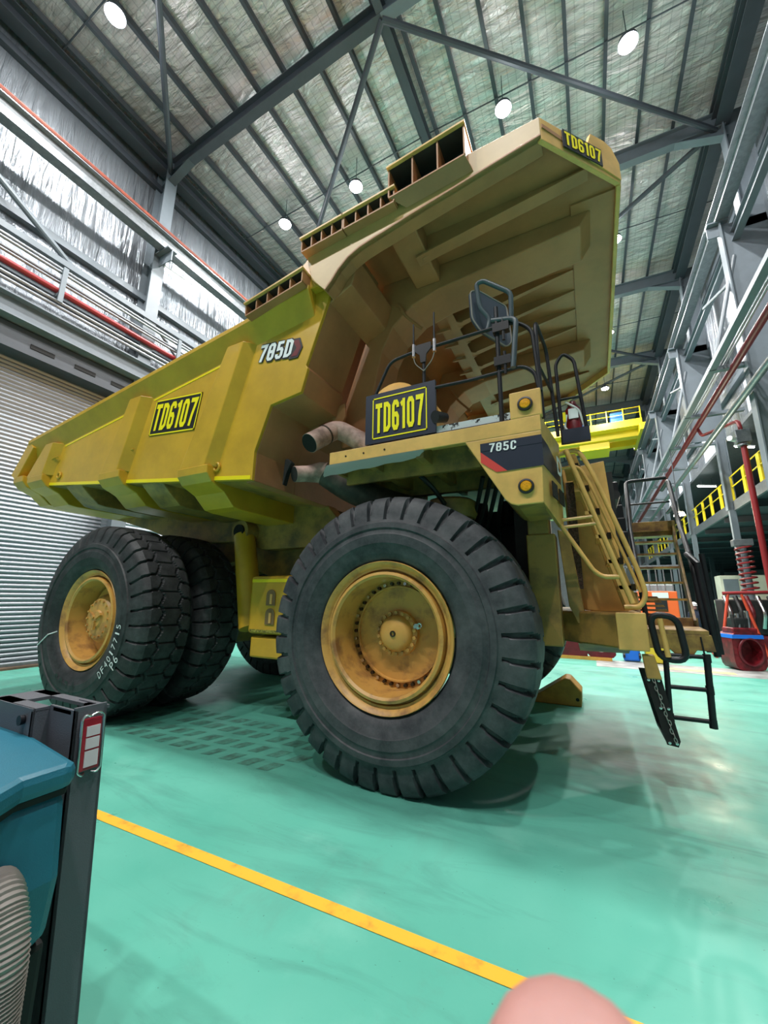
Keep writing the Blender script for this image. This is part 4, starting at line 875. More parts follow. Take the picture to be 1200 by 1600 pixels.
# silver channel with flaking paint
t = M().box(0.36, 1.40, -2.74, -2.66, 3.66, 3.74); t.build('toe_board', mat('flaking_silver_paint', (0.60, 0.66, 0.68), 0.35, metal=0.3, dark=(0.03, 0.03, 0.03), scale=14, lo=0.44, hi=0.47), DK)
M().box(0.36, 1.40, -2.75, -2.65, 3.63, 3.66).build('toe_board_base', BTUBE, DK)
# headlamp on a stalk
M().cyl((0.60, -2.80, 3.83), (0.68, -2.66, 3.86), 0.07, 0.055, 16).build('work_lamp', BLK, DK, smooth=True)
M().tube([(0.64, -2.70, 3.9), (0.55, -2.62, 4.05), (0.42, -2.5, 4.1)], 0.02, 8).tube([(0.5, -2.55, 3.63), (0.5, -2.55, 4.05)], 0.03, 8).build('lamp_bracket', YF, DK, smooth=True)
# sign board
sb = part(DK, 'number_board')
M().box(-0.30, 0.60, -2.77, -2.73, 3.66, 4.30).build('board', NAVY, sb)
M().box(-0.24, -0.21, -2.76, -2.72, 3.5, 3.7).box(0.5, 0.53, -2.76, -2.72, 3.5, 3.7).build('board_leg', BTUBE, sb)
O = Vector((-0.20, -2.775, 3.71)); U = Vector((0.70, 0, 0)); V = Vector((0, 0, 0.53))
for a0, a1, b0, b1 in ((0, 1, 0, .03), (0, 1, .97, 1), (0, .018, 0, 1), (.982, 1, 0, 1)):
    pass
mb = M()
for a0, a1, b0, b1 in ((0, 1, 0, .03), (0, 1, .97, 1), (0, .018, 0, 1), (.982, 1, 0, 1)):
    mb.add([O + U * x + V * y for x, y in ((a0, b0), (a1, b0), (a1, b1), (a0, b1))], [(0, 1, 2, 3)])
mb.build('board_border', HIVIS, sb)
glyphs('board_lettering', 'TD6107', HIVIS, O + U * 0.06 + V * 0.13, U * 0.88, V * 0.72, sb, hw=0.082, gap=0.10)
# air cleaner tank behind the sign
M().lathe([(-0.85, 0.0), (-0.8, 0.25), (-0.65, 0.38), (0.35, 0.38), (0.52, 0.25), (0.58, 0)], (-0.12, -1.7, 4.28), 'y', 32).build('air_cleaner', YF, DK, smooth=True)
# handrails of the deck
hr = part(DK, 'deck_handrail'); r_ = 0.020
M().tube(rnd([(-0.24, -2.75, 3.63), (-0.20, -2.75, 4.25), (0.02, -2.75, 4.70), (0.30, -2.75, 4.74), (1.50, -2.75, 4.76), (1.66, -2.75, 4.62), (1.70, -2.75, 3.9)], 0.10), r_, 10).build('top_rail', BTUBE, hr, smooth=True)
M().tube(rnd([(0.36, -2.75, 4.22), (1.0, -2.75, 4.20), (1.55, -2.75, 4.22), (1.66, -2.75, 4.12), (1.69, -2.75, 3.9)], 0.08), r_, 10).build('mid_rail', BTUBE, hr, smooth=True)
for x in (1.31,): M().tube([(x, -2.75, 3.63), (x, -2.75, 5.0)], 0.024, 10).build('post', BTUBE, hr, smooth=True)
M().tube([(0.46, -2.75, 3.63), (0.46, -2.75, 4.62)], r_, 10).build('post', BTUBE, hr, smooth=True)
for y0, y1 in ((-2.70, -2.15),):
    M().tube(rnd([(1.70, y0, 3.63), (1.69, y0, 4.75), (1.75, y1, 4.72), (1.80, y1, 3.63)], 0.12), r_, 10).build('front_rail', BTUBE, hr, smooth=True)
    M().tube([(1.70, y0, 4.2), (1.77, y1, 4.18)], 0.016, 8).build('front_mid_rail', BTUBE, hr)
M().tube(rnd([(1.84, -1.95, 3.60), (1.83, -1.95, 4.62), (1.92, -1.95, 4.74), (2.03, -1.95, 4.62), (2.10, -1.95, 3.60)], 0.06), r_, 10).build('gate_rail', BTUBE, hr, smooth=True)
M().tube([(1.85, -1.95, 4.15), (2.06, -1.95, 4.15)], 0.016, 8).build('gate_mid_rail', BTUBE, hr)
M().box(1.84, 2.12, -1.99, -1.93, 3.60, 3.76).build('gate_kick_plate', NAVY, hr)
# antennas
an = part(DK, 'antenna_mount')
M().prism([(0.36, 4.80), (0.56, 4.80), (0.56, 4.72), (0.50, 4.66), (0.49, 4.56), (0.43, 4.56), (0.42, 4.66), (0.36, 4.72)], 'xz', -2.78, -2.76).build('mount_plate', BTUBE, an)
for x, h_ in ((0.34, 0.28), (0.60, 0.36)):
    M().cyl((x, -2.77, 4.66), (x, -2.77, 4.82), 0.022, 0.022, 12).build('antenna_base', CHR, an, smooth=True)
    M().cyl((x, -2.77, 4.82), (x, -2.77, 4.82 + h_), 0.012, 0.010, 10).build('antenna', BTUBE, an, smooth=True)
    M().tube(rnd([(x, -2.77, 4.66), (x + (0.02 if x < 0.4 else -0.02), -2.78, 4.56), (0.47, -2.78, 4.44)], 0.1), 0.005, 6).build('antenna_cable', HOSEM, an)
# mirror
mi = part(DK, 'mirror')
hd = [(1.03, -2.72, 5.34), (1.10, -2.66, 5.38), (1.38, -2.44, 5.22), (1.42, -2.44, 4.74), (1.36, -2.46, 4.68), (1.12, -2.68, 4.82), (1.04, -2.72, 4.98)]
hdv = [Vector(p) for p in rndc(hd, 0.05, 4)]; off = Vector((-0.03, 0.03, 0.01)); n_ = len(hdv)
M().add(hdv + [p + off for p in hdv], [tuple(range(n_)), tuple(range(2 * n_ - 1, n_ - 1, -1))] + [(i, i + n_, (i + 1) % n_ + n_, (i + 1) % n_) for i in range(n_)]).build('mirror_head', MIR, mi)
M().tube(hdv, 0.009, 6, True).build('mirror_rim', HOSEM, mi)
M().tube(rnd([(1.20, -2.72, 4.76), (1.24, -2.72, 4.90), (1.14, -2.76, 5.05), (1.12, -2.80, 5.34), (1.20, -2.80, 5.35), (1.48, -2.76, 5.12), (1.46, -2.72, 4.80)], 0.06), 0.026, 10).build('mirror_guard', GTUBE, mi, smooth=True)
M().tube(rnd([(1.26, -2.74, 4.86), (1.52, -2.80, 4.76), (1.46, -2.80, 4.20)], 0.07), 0.028, 10).build('mirror_arm', GTUBE, mi, smooth=True)
for z in (4.32, 4.72): M().box(1.27, 1.44, -2.80, -2.72, z - 0.05, z + 0.05).cyl((1.38, -2.78, z - 0.16), (1.38, -2.78, z + 0.1), 0.016, 0.016, 8).build('mirror_clamp', BTUBE, mi)
# fire bottle on the deck corner
fe = part(DK, 'fire_bottle')
M().lathe([(0, 0.0), (0, 0.085), (0.30, 0.085), (0.37, 0.04), (0.40, 0.035), (0.40, 0)], (1.97, -1.85, 3.74), 'z', 24).build('bottle', REDM, fe, smooth=True)
M().box(1.92, 2.02, -1.945, -1.93, 3.90, 4.02).build('bottle_label', WHT, fe)
M().box(1.86, 1.89, -1.97, -1.95, 3.86, 3.98).build('yellow_tag', HIVIS, fe)
M().tube(rnd([(1.9, -1.93, 4.12), (2.03, -1.94, 4.0), (2.07, -1.94, 3.78)], 0.05), 0.012, 8).build('discharge_hose', PAPER, fe)
M().tube(rnd([(1.90, -1.95, 3.95), (1.87, -1.95, 3.8), (1.90, -1.95, 3.76)], 0.03), 0.012, 8).build('strap', PAPER, fe)
# exhaust stacks
e1 = part(TR, 'exhaust_pipe')
M().tube(rnd([(-1.23, -2.66, 3.89), (-1.09, -2.22, 4.25), (-0.50, -2.20, 3.86), (-0.2, -1.9, 3.66)], 0.16, 7), 0.135, 22).build('pipe', EXH, e1, smooth=40)
M().cyl((-1.2315, -2.664, 3.887), (-1.225, -2.64, 3.906), 0.128, 0.128, 22).build('pipe_mouth_dark', HOLE, e1)
M().cyl((-1.155, -2.43, 4.08), (-1.150, -2.414, 4.093), 0.142, 0.142, 22).build('clamp', EXHD, e1, smooth=True)
e2 = part(TR, 'exhaust_pipe')
M().tube([(-1.49, -2.62, 3.50), (-1.40, -2.46, 3.54), (-1.30, -2.30, 3.59), (-1.20, -2.26, 3.58)], [0.11, 0.115, 0.15, 0.15], 22).build('pipe', EXH, e2, smooth=40)
M().tube(rnd([(-1.20, -2.26, 3.58), (-0.9, -2.1, 3.35), (-0.45, -1.8, 3.15), (0.0, -1.3, 3.05)], 0.2, 5), 0.20, 22).build('muffler', EXHD, e2, smooth=40)
M().cyl((-1.4925, -2.6245, 3.499), (-1.48, -2.60, 3.505), 0.104, 0.104, 22).build('pipe_mouth_dark', HOLE, e2)
M().prism([(-1.64, 3.72), (-1.60, 3.73), (-1.52, 3.66), (-1.55, 3.62), (-1.60, 3.52), (-1.645, 3.36), (-1.66, 3.36), (-1.65, 3.55)], 'xz', -2.66, -2.58).build('rain_flap', HOLE, e2, bevel=0.02)
M().cyl((-1.08, -2.34, 3.70), (-0.95, -2.3, 3.66), 0.08, 0.07, 14).build('pipe_stub', EXH, e2, smooth=True)

# ---------------------------------------------------------------- front end: posts, grille panels, bumper, ladders
FE = part(TR, 'front_frame')
M().box(1.34, 1.66, -1.72, -1.40, 1.36, 2.62).build('front_post', YG, FE, bevel=0.015)
M().box(1.36, 1.60, -1.70, -1.42, 2.62, 3.58).build('front_post', YG, FE, bevel=0.015)
M().prism([(1.68, 2.68), (1.80, 2.65), (1.90, 1.66), (1.82, 1.60), (1.74, 1.80)], 'xz', -1.60, -1.52).build('post_gusset', YG, FE, bevel=0.01)
M().prism([(1.76, 3.58), (2.27, 3.64), (2.36, 1.72), (1.80, 1.75)], 'xz', -1.02, -0.95).build('radiator_side_panel', YF, FE, bevel=0.01)
M().box(1.80, 1.90, -1.20, -1.10, 2.0, 3.35).build('radiator_edge', RCORE, FE)
M().box(1.95, 2.35, -0.95, 1.2, 1.75, 3.5).build('radiator_guard', ENG, FE)
M().cyl((2.36, -0.9, 3.2), (2.36, 0.8, 3.2), 0.06, 0.06, 12).build('grille_tube', ENG, FE)
# far side cab block behind everything
M().box(0.2, 1.7, 0.9, 2.6, 3.63, 4.3).build('cab_base', YG, FE)
BP = part(TR, 'bumper')
M().prism([(1.35, -1.10), (2.17, -1.95), (2.42, -1.95), (2.46, -1.2), (2.46, 1.2), (2.42, 1.95), (2.17, 1.95), (1.35, 1.10)], 'xy', 1.40, 1.74).build('bumper_beam', YG, BP, bevel=0.02)
M().box(2.17, 2.43, -1.97, -1.93, 1.39, 1.75).build('bumper_end_plate', YF, BP, bevel=0.01)
M().prism([(-1.6, 1.40), (-0.4, 1.38), (0.4, 1.38), (1.6, 1.40), (1.2, 1.28), (-1.2, 1.28)], 'yz', 1.8, 2.3).build('bumper_lower', YG, BP)
# near sloping ladder with tube handrails
LD = part(TR, 'access_ladder')
def ln_(t, a=(1.86, 3.55), b_=(2.40, 1.78)): return (a[0] + (b_[0] - a[0]) * t, a[1] + (b_[1] - a[1]) * t)
for y, nm in ((-1.72, 'a'), (-1.22, 'b')):
    M().prism([(1.84, 3.55), (1.95, 3.55), (2.42, 1.78), (2.30, 1.76)], 'xz', y, y + 0.03).build('stringer', YF, LD, bevel=0.006)
for i in range(6):
    x, z = ln_((i + 0.6) / 6.4); M().box(x - 0.09, x + 0.08, -1.72, -1.20, z - 0.02, z + 0.02).build('tread', YF, LD)
    M().box(x + 0.02, x + 0.06, -1.76, -1.72, z - 0.035, z + 0.035).build('tread_clip', BOLT, LD)
M().tube(rnd([(1.76, -1.90, 3.50), (1.98, -1.90, 3.54), (2.10, -1.90, 3.25), (2.42, -1.90, 2.15), (2.46, -1.90, 1.92), (2.40, -1.90, 1.80), (2.26, -1.90, 1.80)], 0.10), 0.024, 12).build('handrail', YF, LD, smooth=True)
M().tube(rnd([(1.78, -1.86, 3.34), (1.97, -1.86, 3.36), (2.08, -1.86, 3.1), (2.38, -1.86, 2.1), (2.42, -1.86, 1.95)], 0.10), 0.018, 10).build('handrail', YF, LD, smooth=True)
M().tube([(1.86, -1.98, 3.52), (2.33, -1.98, 1.84)], 0.026, 12).build('handrail', YF, LD, smooth=True)
M().tube(rnd([(1.70, -1.98, 2.74), (2.02, -1.98, 2.16), (2.10, -1.98, 2.10), (2.24, -1.98, 2.10)], 0.06), 0.024, 12).build('handrail', YF, LD, smooth=True)
for z in (2.72, 2.64): M().tube([(1.76, -1.98, z), (2.10, -1.98, z + 0.02)], 0.018, 8).build('handrail_stay', YF, LD, smooth=True)
# black hoop handle at the bumper
M().tube(rndc([(2.46, -1.92, 1.74), (2.68, -1.92, 1.72), (2.72, -1.92, 1.32), (2.50, -1.92, 1.33)], 0.10), 0.030, 12, True).build('grab_hoop', BTUBE, BP, smooth=True)
M().tube([(2.54, -1.94, 1.70), (2.57, -1.94, 1.35)], 0.024, 10).build('hoop_stay', YF, BP, smooth=True)
# near hanging ladder: chain and rubber straps seen edge on
HL = part(TR, 'hanging_ladder')
M().prism([(2.36, 1.36), (2.46, 1.36), (2.50, 1.14), (2.38, 1.14)], 'xz', -1.94, -1.88).build('strap_bracket', YG, HL, bevel=0.01)
M().prism([(2.365, 1.15), (2.495, 1.15), (2.58, 0.62), (2.56, 0.57), (2.475, 0.58), (2.45, 0.70)], 'xz', -1.92, -1.89).build('rubber_strap', HOLE, HL)
M().prism([(2.365, 1.15), (2.495, 1.15), (2.58, 0.62), (2.56, 0.57), (2.475, 0.58), (2.45, 0.70)], 'xz', -1.32, -1.29).build('rubber_strap', HOLE, HL)
for i in range(15):
    t_ = i / 14; x = 2.43 + 0.11 * t_ + 0.006 * math.sin(i * 2); z = 1.13 - 0.50 * t_; ax = Vector((0.11, 0, -0.5)).normalized() * 0.022
    sd = Vector((0.010, 0, 0.002)) if i % 2 == 0 else Vector((0, 0.010, 0))
    M().tube([Vector((x, -1.935, z)) + ax * math.cos(a * PI / 5) + sd * math.sin(a * PI / 5) for a in range(10)], 0.0045, 6, True).build('chain_link', CHAIN, HL)
for x, z in ((2.39, 1.13), (2.47, 1.13), (2.46, 0.89), (2.52, 0.89), (2.495, 0.60), (2.55, 0.60)): M().lathe([(0, 0.016), (-0.012, 0.012), (-0.014, 0)], (x, -1.92, z), 'y', 12).build('strap_bolt', CHR, HL)
M().box(2.47, 2.55, -1.89, -1.32, 0.60, 0.63).box(2.44, 2.52, -1.89, -1.32, 0.88, 0.91).build('rung', BTUBE, HL)
# centre hanging ladder under the stair foot
H2 = part(TR, 'hanging_ladder')
M().tube([(2.63, -1.28, 1.30), (2.60, -1.28, 0.65)], 0.028, 10).build('ladder_stile', BTUBE, H2, smooth=True)
M().tube([(2.985, -1.28, 1.30), (2.955, -1.28, 0.65)], 0.032, 10).build('ladder_stile', BTUBE, H2, smooth=True)
for z, x0, x1 in ((1.30, 2.61, 3.0), (0.98, 2.62, 2.97), (0.68, 2.60, 2.96)): M().tube([(x0, -1.28, z), (x1, -1.28, z)], 0.022, 10).build('rung', BTUBE, H2, smooth=True)
for x, z in ((2.63, 1.30), (2.985, 1.29), (2.955, 0.66), (2.60, 0.68), (2.97, 0.98)): M().lathe([(-0.04, 0.0), (-0.04, 0.036), (0.04, 0.036), (0.04, 0)], (x, -1.28, z), 'z', 12).build('rubber_joint', BTUBE, H2)
for x in (2.66, 2.97): M().tube([(x, -1.28, 1.30), (x - 0.01, -1.27, 1.50)], 0.008, 6).build('hanger_cable', BTUBE, H2)
# stairway across the front
SW = part(TR, 'front_stairway')
M().prism([(2.42, -1.25), (3.04, -1.25), (3.14, -0.25), (2.42, -0.25)], 'xy', 1.52, 1.56).build('landing', RUST, SW)
M().prism([(2.46, 1.52), (2.46, 1.36), (2.68, 1.36), (2.76, 1.27), (2.86, 1.27), (2.92, 1.36), (3.08, 1.35), (3.06, 1.52)], 'xz', -1.25, -1.20).build('landing_skirt', RUST, SW, bevel=0.008)
M().box(2.46, 3.14, -0.30, -0.22, 1.40, 1.66).build('toe_plate', RUST, SW)
for i in range(7):
    t_ = i / 6; y = -0.2 + 1.9 * t_; z = 1.66 + 1.42 * t_; x0 = 2.62 + 0.10 * t_; x1 = 3.08 + 0.22 * t_
    if i: M().box(x0, x1, y - 0.12, y + 0.10, z - 0.025, z + 0.005).build('tread', RUST, SW)
for s in (0, 1):
    a = Vector((2.60 + s * 0.50, -0.3, 1.56)); b2 = Vector((2.70 + s * 0.64, 1.7, 3.08)); d_ = (b2 - a)
    M().obox((a + b2) / 2, d_ / 2, (0.014, 0, 0), (0, -0.055, 0.075)).build('stringer', RUST, SW)
M().box(2.70, 3.40, 1.65, 2.4, 3.04, 3.10).build('top_landing', RUST, SW)
M().box(2.70, 3.38, 1.63, 1.66, 2.98, 3.24).build('top_landing_edge', RUST, SW, bevel=0.006)
M().prism([(-0.15, 1.60), (0.75, 1.60), (0.40, 1.98), (0.05, 1.98)], 'yz', 2.50, 2.56).build('corrugated_guard', RUST, SW)
for i in range(6): M().prism([(2.50, 1.60 + i * 0.06), (3.0 - i * 0.03, 1.60 + i * 0.06), (2.98 - i * 0.03, 1.63 + i * 0.06), (2.52, 1.63 + i * 0.06)], 'xz', 0.32 + i * 0.02, 0.36 + i * 0.02).build('guard_slat', RUST, SW)
M().tube(rnd([(3.22, -0.25, 1.25), (3.20, -0.15, 2.3), (3.30, 0.9, 3.1), (3.36, 1.6, 3.95), (3.36, 2.3, 3.95)], 0.1), 0.035, 10).build('stair_handrail', BTUBE, SW, smooth=True)
M().tube(rnd([(3.30, 0.2, 1.9), (3.36, 1.0, 2.8), (3.40, 1.7, 3.5), (3.40, 2.3, 3.5)], 0.1), 0.03, 10).build('stair_handrail', BTUBE, SW, smooth=True)
M().tube(rnd([(2.60, -0.35, 1.5), (2.56, -0.3, 2.2), (2.62, 0.7, 3.0), (2.72, 1.6, 4.0), (3.34, 1.65, 4.02)], 0.1), 0.032, 10).build('stair_handrail', BTUBE, SW, smooth=True)
M().tube([(2.74, 1.66, 3.1), (2.74, 1.66, 4.0)], 0.02, 8).tube([(2.74, 1.66, 3.58), (3.35, 1.66, 3.58)], 0.018, 8).build('stair_handrail', BTUBE, SW, smooth=True)
M().tube([(3.30, -0.2, 1.2), (3.24, -0.2, 2.35), (3.20, 0.1, 2.5)], 0.04, 10).tube([(3.40, 0.1, 1.2), (3.36, 0.1, 2.5)], 0.035, 10).build('stair_post', BTUBE, SW, smooth=True)
for k_ in range(5): M().box(2.44, 2.56, 0.3 + 0.2 * k_, 0.42 + 0.2 * k_, 2.5 + 0.25 * k_, 2.9 + 0.25 * k_).build('mirror_stack', BTUBE, SW, bevel=0.02)

# ------------------------------------------------------------------ wheel chock
t = thing('wheel_chock', 'yellow triangular wheel chock on the floor under the far front tyre', 'chock', (1.3, 1.9, 0))
M().prism([(0.72, 0.0), (1.66, 0.0), (1.68, 0.26), (1.50, 0.46), (1.42, 0.47), (0.80, 0.06)], 'xz', 1.72, 2.25).build('chock_body', CHOCK, t, bevel=0.02)
M().cyl((1.60, 1.715, 0.12), (1.60, 1.73, 0.12), 0.03, 0.03, 12).build('rope_hole_dark', HOLE, t)

# ------------------------------------------------------------------ floor scrubber in the foreground
t = thing('floor_scrubber', 'teal floor cleaning machine with charcoal frame in the lower left corner', 'floor scrubber', (-0.4, -5.6, 0))
lean = 0.10
def leanx(z): return (1.37 - z) * lean
def pbox(m, x0, x1, y0, y1, z0, z1):
    vs = [(x + leanx(z), y, z) for z in (z0, z1) for x, y in ((x0, y0), (x1, y0), (x1, y1), (x0, y1))]
    return m.add(vs, [(0, 3, 2, 1), (4, 5, 6, 7), (0, 1, 5, 4), (1, 2, 6, 5), (2, 3, 7, 6), (3, 0, 4, 7)])
m = M(); pbox(m, -0.10, -0.085, -5.60, -5.47, 0.0, 1.375); pbox(m, -0.30, -0.085, -5.60, -5.588, 0.0, 1.365); pbox(m, -0.30, -0.085, -5.482, -5.47, 0.0, 1.365); m.build('rear_post', CHAR, t)
m = M(); pbox(m, -0.70, -0.10, -5.50, -5.45, 1.345, 1.36); pbox(m, -0.70, -0.30, -5.66, -5.60, 1.345, 1.36); pbox(m, -0.27, -0.12, -5.60, -5.585, 1.345, 1.36); pbox(m, -0.72, -0.52, -5.66, -5.45, 1.345, 1.36); pbox(m, -0.22, -0.10, -5.50, -5.46, 1.345, 1.36); m.build('top_plate', CHAR, t)
m = M(); pbox(m, -0.72, -0.30, -5.665, -5.655, 1.1, 1.36); pbox(m, -0.31, -0.30, -5.665, -5.60, 1.1, 1.35); m.build('side_plate', CHAR, t)
M().cyl((-0.36, -5.685, 1.31), (-0.36, -5.66, 1.31), 0.022, 0.018, 12).build('latch', BTUBE, t, smooth=True)
tl = part(t, 'tail_lamp')
def lbox(y0, y1, z0, z1, d0, d1): 
    m_ = M(); vs = [(-0.085 + leanx(z) + d, y, z) for d in (d0, d1) for z, y in ((z0, y0), (z0, y1), (z1, y1), (z1, y0))]
    return m_.add(vs, [(0, 3, 2, 1), (4, 5, 6, 7), (0, 1, 5, 4), (1, 2, 6, 5), (2, 3, 7, 6), (3, 0, 4, 7)])
lbox(-5.575, -5.495, 1.12, 1.325, 0.0, 0.02).build('red_lens', TRED, tl, bevel=0.005)
for z0, z1 in ((1.255, 1.295), (1.205, 1.248), (1.135, 1.197)): lbox(-5.558, -5.503, z0, z1, 0.019, 0.024).build('frosted_lens', TWHT, tl)
zz = lambda z, y, d=0.022: (-0.085 + leanx(z) + d, y, z)
M().tube(rnd([zz(1.11, -5.548, 0.01), zz(1.105, -5.56), zz(1.12, -5.58), zz(1.33, -5.58), zz(1.345, -5.565), zz(1.335, -5.548), zz(1.345, -5.525), zz(1.345, -5.505), zz(1.33, -5.49), zz(1.12, -5.49), zz(1.105, -5.505), zz(1.11, -5.52, 0.01)], 0.012, 4), 0.005, 8).build('wire_guard', CHR, tl, smooth=True)
# teal hood: built from a polygon plan
hood = [(-0.95, -5.58), (-0.38, -5.63), (0.17, -5.70), (0.20, -5.72), (0.20, -5.87), (0.30, -6.02), (0.30, -6.35), (-0.95, -6.35)]
M().prism(hood, 'xy', 1.165, 1.25).build('hood', TEAL, t, bevel=0.028)
M().prism([(p[0] - 0.012, p[1] + (-0.012 if p[1] > -6 else 0.01)) for p in hood], 'xy', 1.15, 1.17).build('hood_gap_dark', HOLE, t)
bodyp = [(-0.95, 1.155), (0.175, 1.155), (0.19, 1.10), (0.225, 0.90), (0.20, 0.72), (0.10, 0.64), (-0.95, 0.60)]
M().prism(bodyp, 'xz', -5.93, -5.72).build('body_shell', TEAL, t, bevel=0.03)
M().box(-0.9, 0.16, -5.95, -5.70, 0.02, 0.68).build('lower_frame', HOLE, t, bevel=0.02)
hp = [Vector((0.05, -5.90, 0.83)), Vector((0.14, -5.905, 0.94)), Vector((0.26, -5.91, 0.945)), Vector((0.345, -5.915, 0.84)), Vector((0.36, -5.92, 0.62)), Vector((0.38, -5.925, 0.36)), Vector((0.36, -5.93, 0.06))]
hp = rnd(hp, 0.12, 8); dense = []
for i in range(len(hp) - 1):
    L_ = (hp[i + 1] - hp[i]).length; nn = max(1, int(L_ / 0.0026))
    for k_ in range(nn): dense.append(hp[i].lerp(hp[i + 1], k_ / nn))
M().tube(dense, [0.066 + 0.0032 * math.sin(i * PI / 2.0) for i in range(len(dense))], 20).build('suction_hose', HOSEM, t, smooth=True)
for x in (-0.6, -0.1):
    M().lathe([(-0.03, 0.0), (-0.03, 0.09), (0.03, 0.09), (0.03, 0)], (x, -5.7, 0.09), 'y', 20).build('caster_wheel', HOLE, t)

# ------------------------------------------------------------------ background equipment
t = thing('orange_cabinet', 'orange machine cabinet with white notice seen under the truck stairs', 'cabinet', (4.0, 13.0, 0))
M().box(3.75, 5.05, 13.0, 14.0, 0.15, 2.25).build('cabinet_body', ORM, t, bevel=0.03)
M().box(4.2, 4.75, 12.985, 13.0, 1.98, 2.2).build('notice', PAPER, t); M().box(4.26, 4.68, 12.985, 13.0, 1.45, 1.9).build('display_panel', BLK, t)
M().box(4.15, 4.3, 12.98, 13.0, 1.3, 1.36).build('white_tag', PAPER, t)
M().box(3.8, 5.0, 13.05, 13.95, 0.0, 0.15).build('cabinet_base', BLK, t)
t = thing('gas_cage', 'grey wire cage of machinery standing behind the orange cabinet', 'cage', (4.0, 15, 0))
M().box(3.2, 5.6, 15.0, 15.6, 0, 0.2).build('cage_base', STEEL, t)
for i in range(9): M().box(3.2 + i * 0.29, 3.24 + i * 0.29, 15.0, 15.04, 0.2, 3.4).build('cage_bar', GALV, t)
M().box(3.2, 5.6, 15.0, 15.06, 3.35, 3.45).build('cage_top', GALV, t)
M().box(3.5, 5.3, 15.2, 15.6, 0.2, 2.6).build('cage_load', CLADM, t, bevel=0.05)
# person with white hard hat behind the stairs
t = thing('person', 'person in dark workwear and white striped hard hat beyond the stairs', 'person', (5.75, 14.2, 0))
def person(t, x, y):
    sk = [((0, 0, 0.92), .14), ((0, 0, 1.15), .145), ((0, 0, 1.38), .17), ((0, 0, 1.48), .065), ((0, -0.01, 1.56), .075), ((0, -0.015, 1.66), .088), ((0, 0, 1.72), .07),
          ((-.19, 0, 1.40), .062), ((-.25, -.03, 1.14), .048), ((-.22, -.16, .92), .036), ((.19, 0, 1.40), .062), ((.25, -.03, 1.14), .048), ((.22, -.16, .92), .036),
          ((-.10, 0, .86), .10), ((-.11, -.01, .48), .068), ((-.11, .02, .08), .045), ((-.11, -.12, .04), .045), ((.10, 0, .86), .10), ((.11, -.01, .48), .068), ((.11, .02, .08), .045), ((.11, -.12, .04), .045)]
    ed = [(0, 1), (1, 2), (2, 3), (3, 4), (4, 5), (5, 6), (2, 7), (7, 8), (8, 9), (2, 10), (10, 11), (11, 12), (0, 13), (13, 14), (14, 15), (15, 16), (0, 17), (17, 18), (18, 19), (19, 20)]
    me = bpy.data.meshes.new('body'); me.from_pydata([s[0] for s in sk], ed, []); o = bpy.data.objects.new('body', me); COL.objects.link(o); o.parent = t
    md = o.modifiers.new('skin', 'SKIN'); md.use_smooth_shade = True
    for i, s in enumerate(sk): me.skin_vertices[0].data[i].radius = (s[1], s[1])
    me.skin_vertices[0].data[0].use_root = True
    o.modifiers.new('sub', 'SUBSURF').levels = 1; me.materials.append(mat('navy_workwear', (0.02, 0.03, 0.06), 0.8)); o.modifiers['sub'].render_levels = 1
    M().lathe([(0.0, 0.135), (0.01, 0.118), (0.09, 0.10), (0.14, 0.05), (0.15, 0)], (x, y, 1.69), 'z', 20).build('hard_hat', WHT, t, smooth=True)
    M().lathe([(0.03, 0.119), (0.05, 0.117), (0.05, 0.10)], (x, y, 1.69), 'z', 20).build('hat_stripe', BLK, t)
    M().lathe([(0, 0.075), (0.10, 0.085), (0.14, 0.07)], (x, y - 0.02, 1.54), 'z', 16).build('face', SKIN, t, smooth=True)
person(t, 5.75, 14.2)
# maroon frame part with a hole, blue bin, yellow bin beyond the front axle
t = thing('steel_bracket_plate', 'maroon steel plate with a round hole lying beyond the bumper', 'machine part', (1.8, 8.3, 0))
pts = [(0.55, 0.10), (2.3, 0.10), (2.55, 0.2), (2.6, 0.42), (2.6, 0.62), (2.45, 0.75), (0.55, 0.75)]
cN = 24; hole = [(2.12 + 0.17 * math.cos(2 * PI * i / cN), 0.42 + 0.17 * math.sin(2 * PI * i / cN)) for i in range(cN)]
# plate with a true hole: ring of quads between square-ish boundary and the circle
def outer(i):
    a = 2 * PI * i / cN; c, s_ = math.cos(a), math.sin(a); k_ = 1 / max(abs(c) / 0.40, abs(s_) / 0.32); return (2.12 + c * k_, 0.42 + s_ * k_)
m = M(); out = [outer(i) for i in range(cN)]
vs = [(p[0], y, p[1]) for y in (8.25, 8.37) for p in out] + [(p[0], y, p[1]) for y in (8.25, 8.37) for p in hole]
fs = []
for i in range(cN):
    j = (i + 1) % cN; fs += [(i, j, 2 * cN + j, 2 * cN + i), (cN + i, 3 * cN + i, 3 * cN + j, cN + j), (i, cN + i, cN + j, j), (2 * cN + i, 2 * cN + j, 3 * cN + j, 3 * cN + i)]
m.add(vs, fs); m.box(0.2, 1.72, 8.25, 8.37, 0.10, 0.74); m.build('plate', MAR, t)
M().box(0.3, 2.4, 8.2, 8.45, 0, 0.10).build('timber_support', CHOCK, t)
t = thing('blue_bin', 'small blue plastic drum standing beyond the truck bumper', 'bin', (2.95, 8.6, 0))
M().box(2.72, 3.18, 8.4, 8.85, 0.03, 0.62).build('bin_body', BLUE, t, bevel=0.05); M().box(2.70, 3.20, 8.38, 8.87, 0.60, 0.66).build('bin_lid', WHT, t, bevel=0.02)
for x in (2.74, 3.16): M().cyl((x - .03, 8.38, 0.2), (x + .03, 8.38, 0.2), 0.08, 0.08, 12).build('bin_handle', BLK, t)
t = thing('yellow_bin', 'dull yellow bin beside the blue drum beyond the bumper', 'bin', (3.55, 8.5, 0))
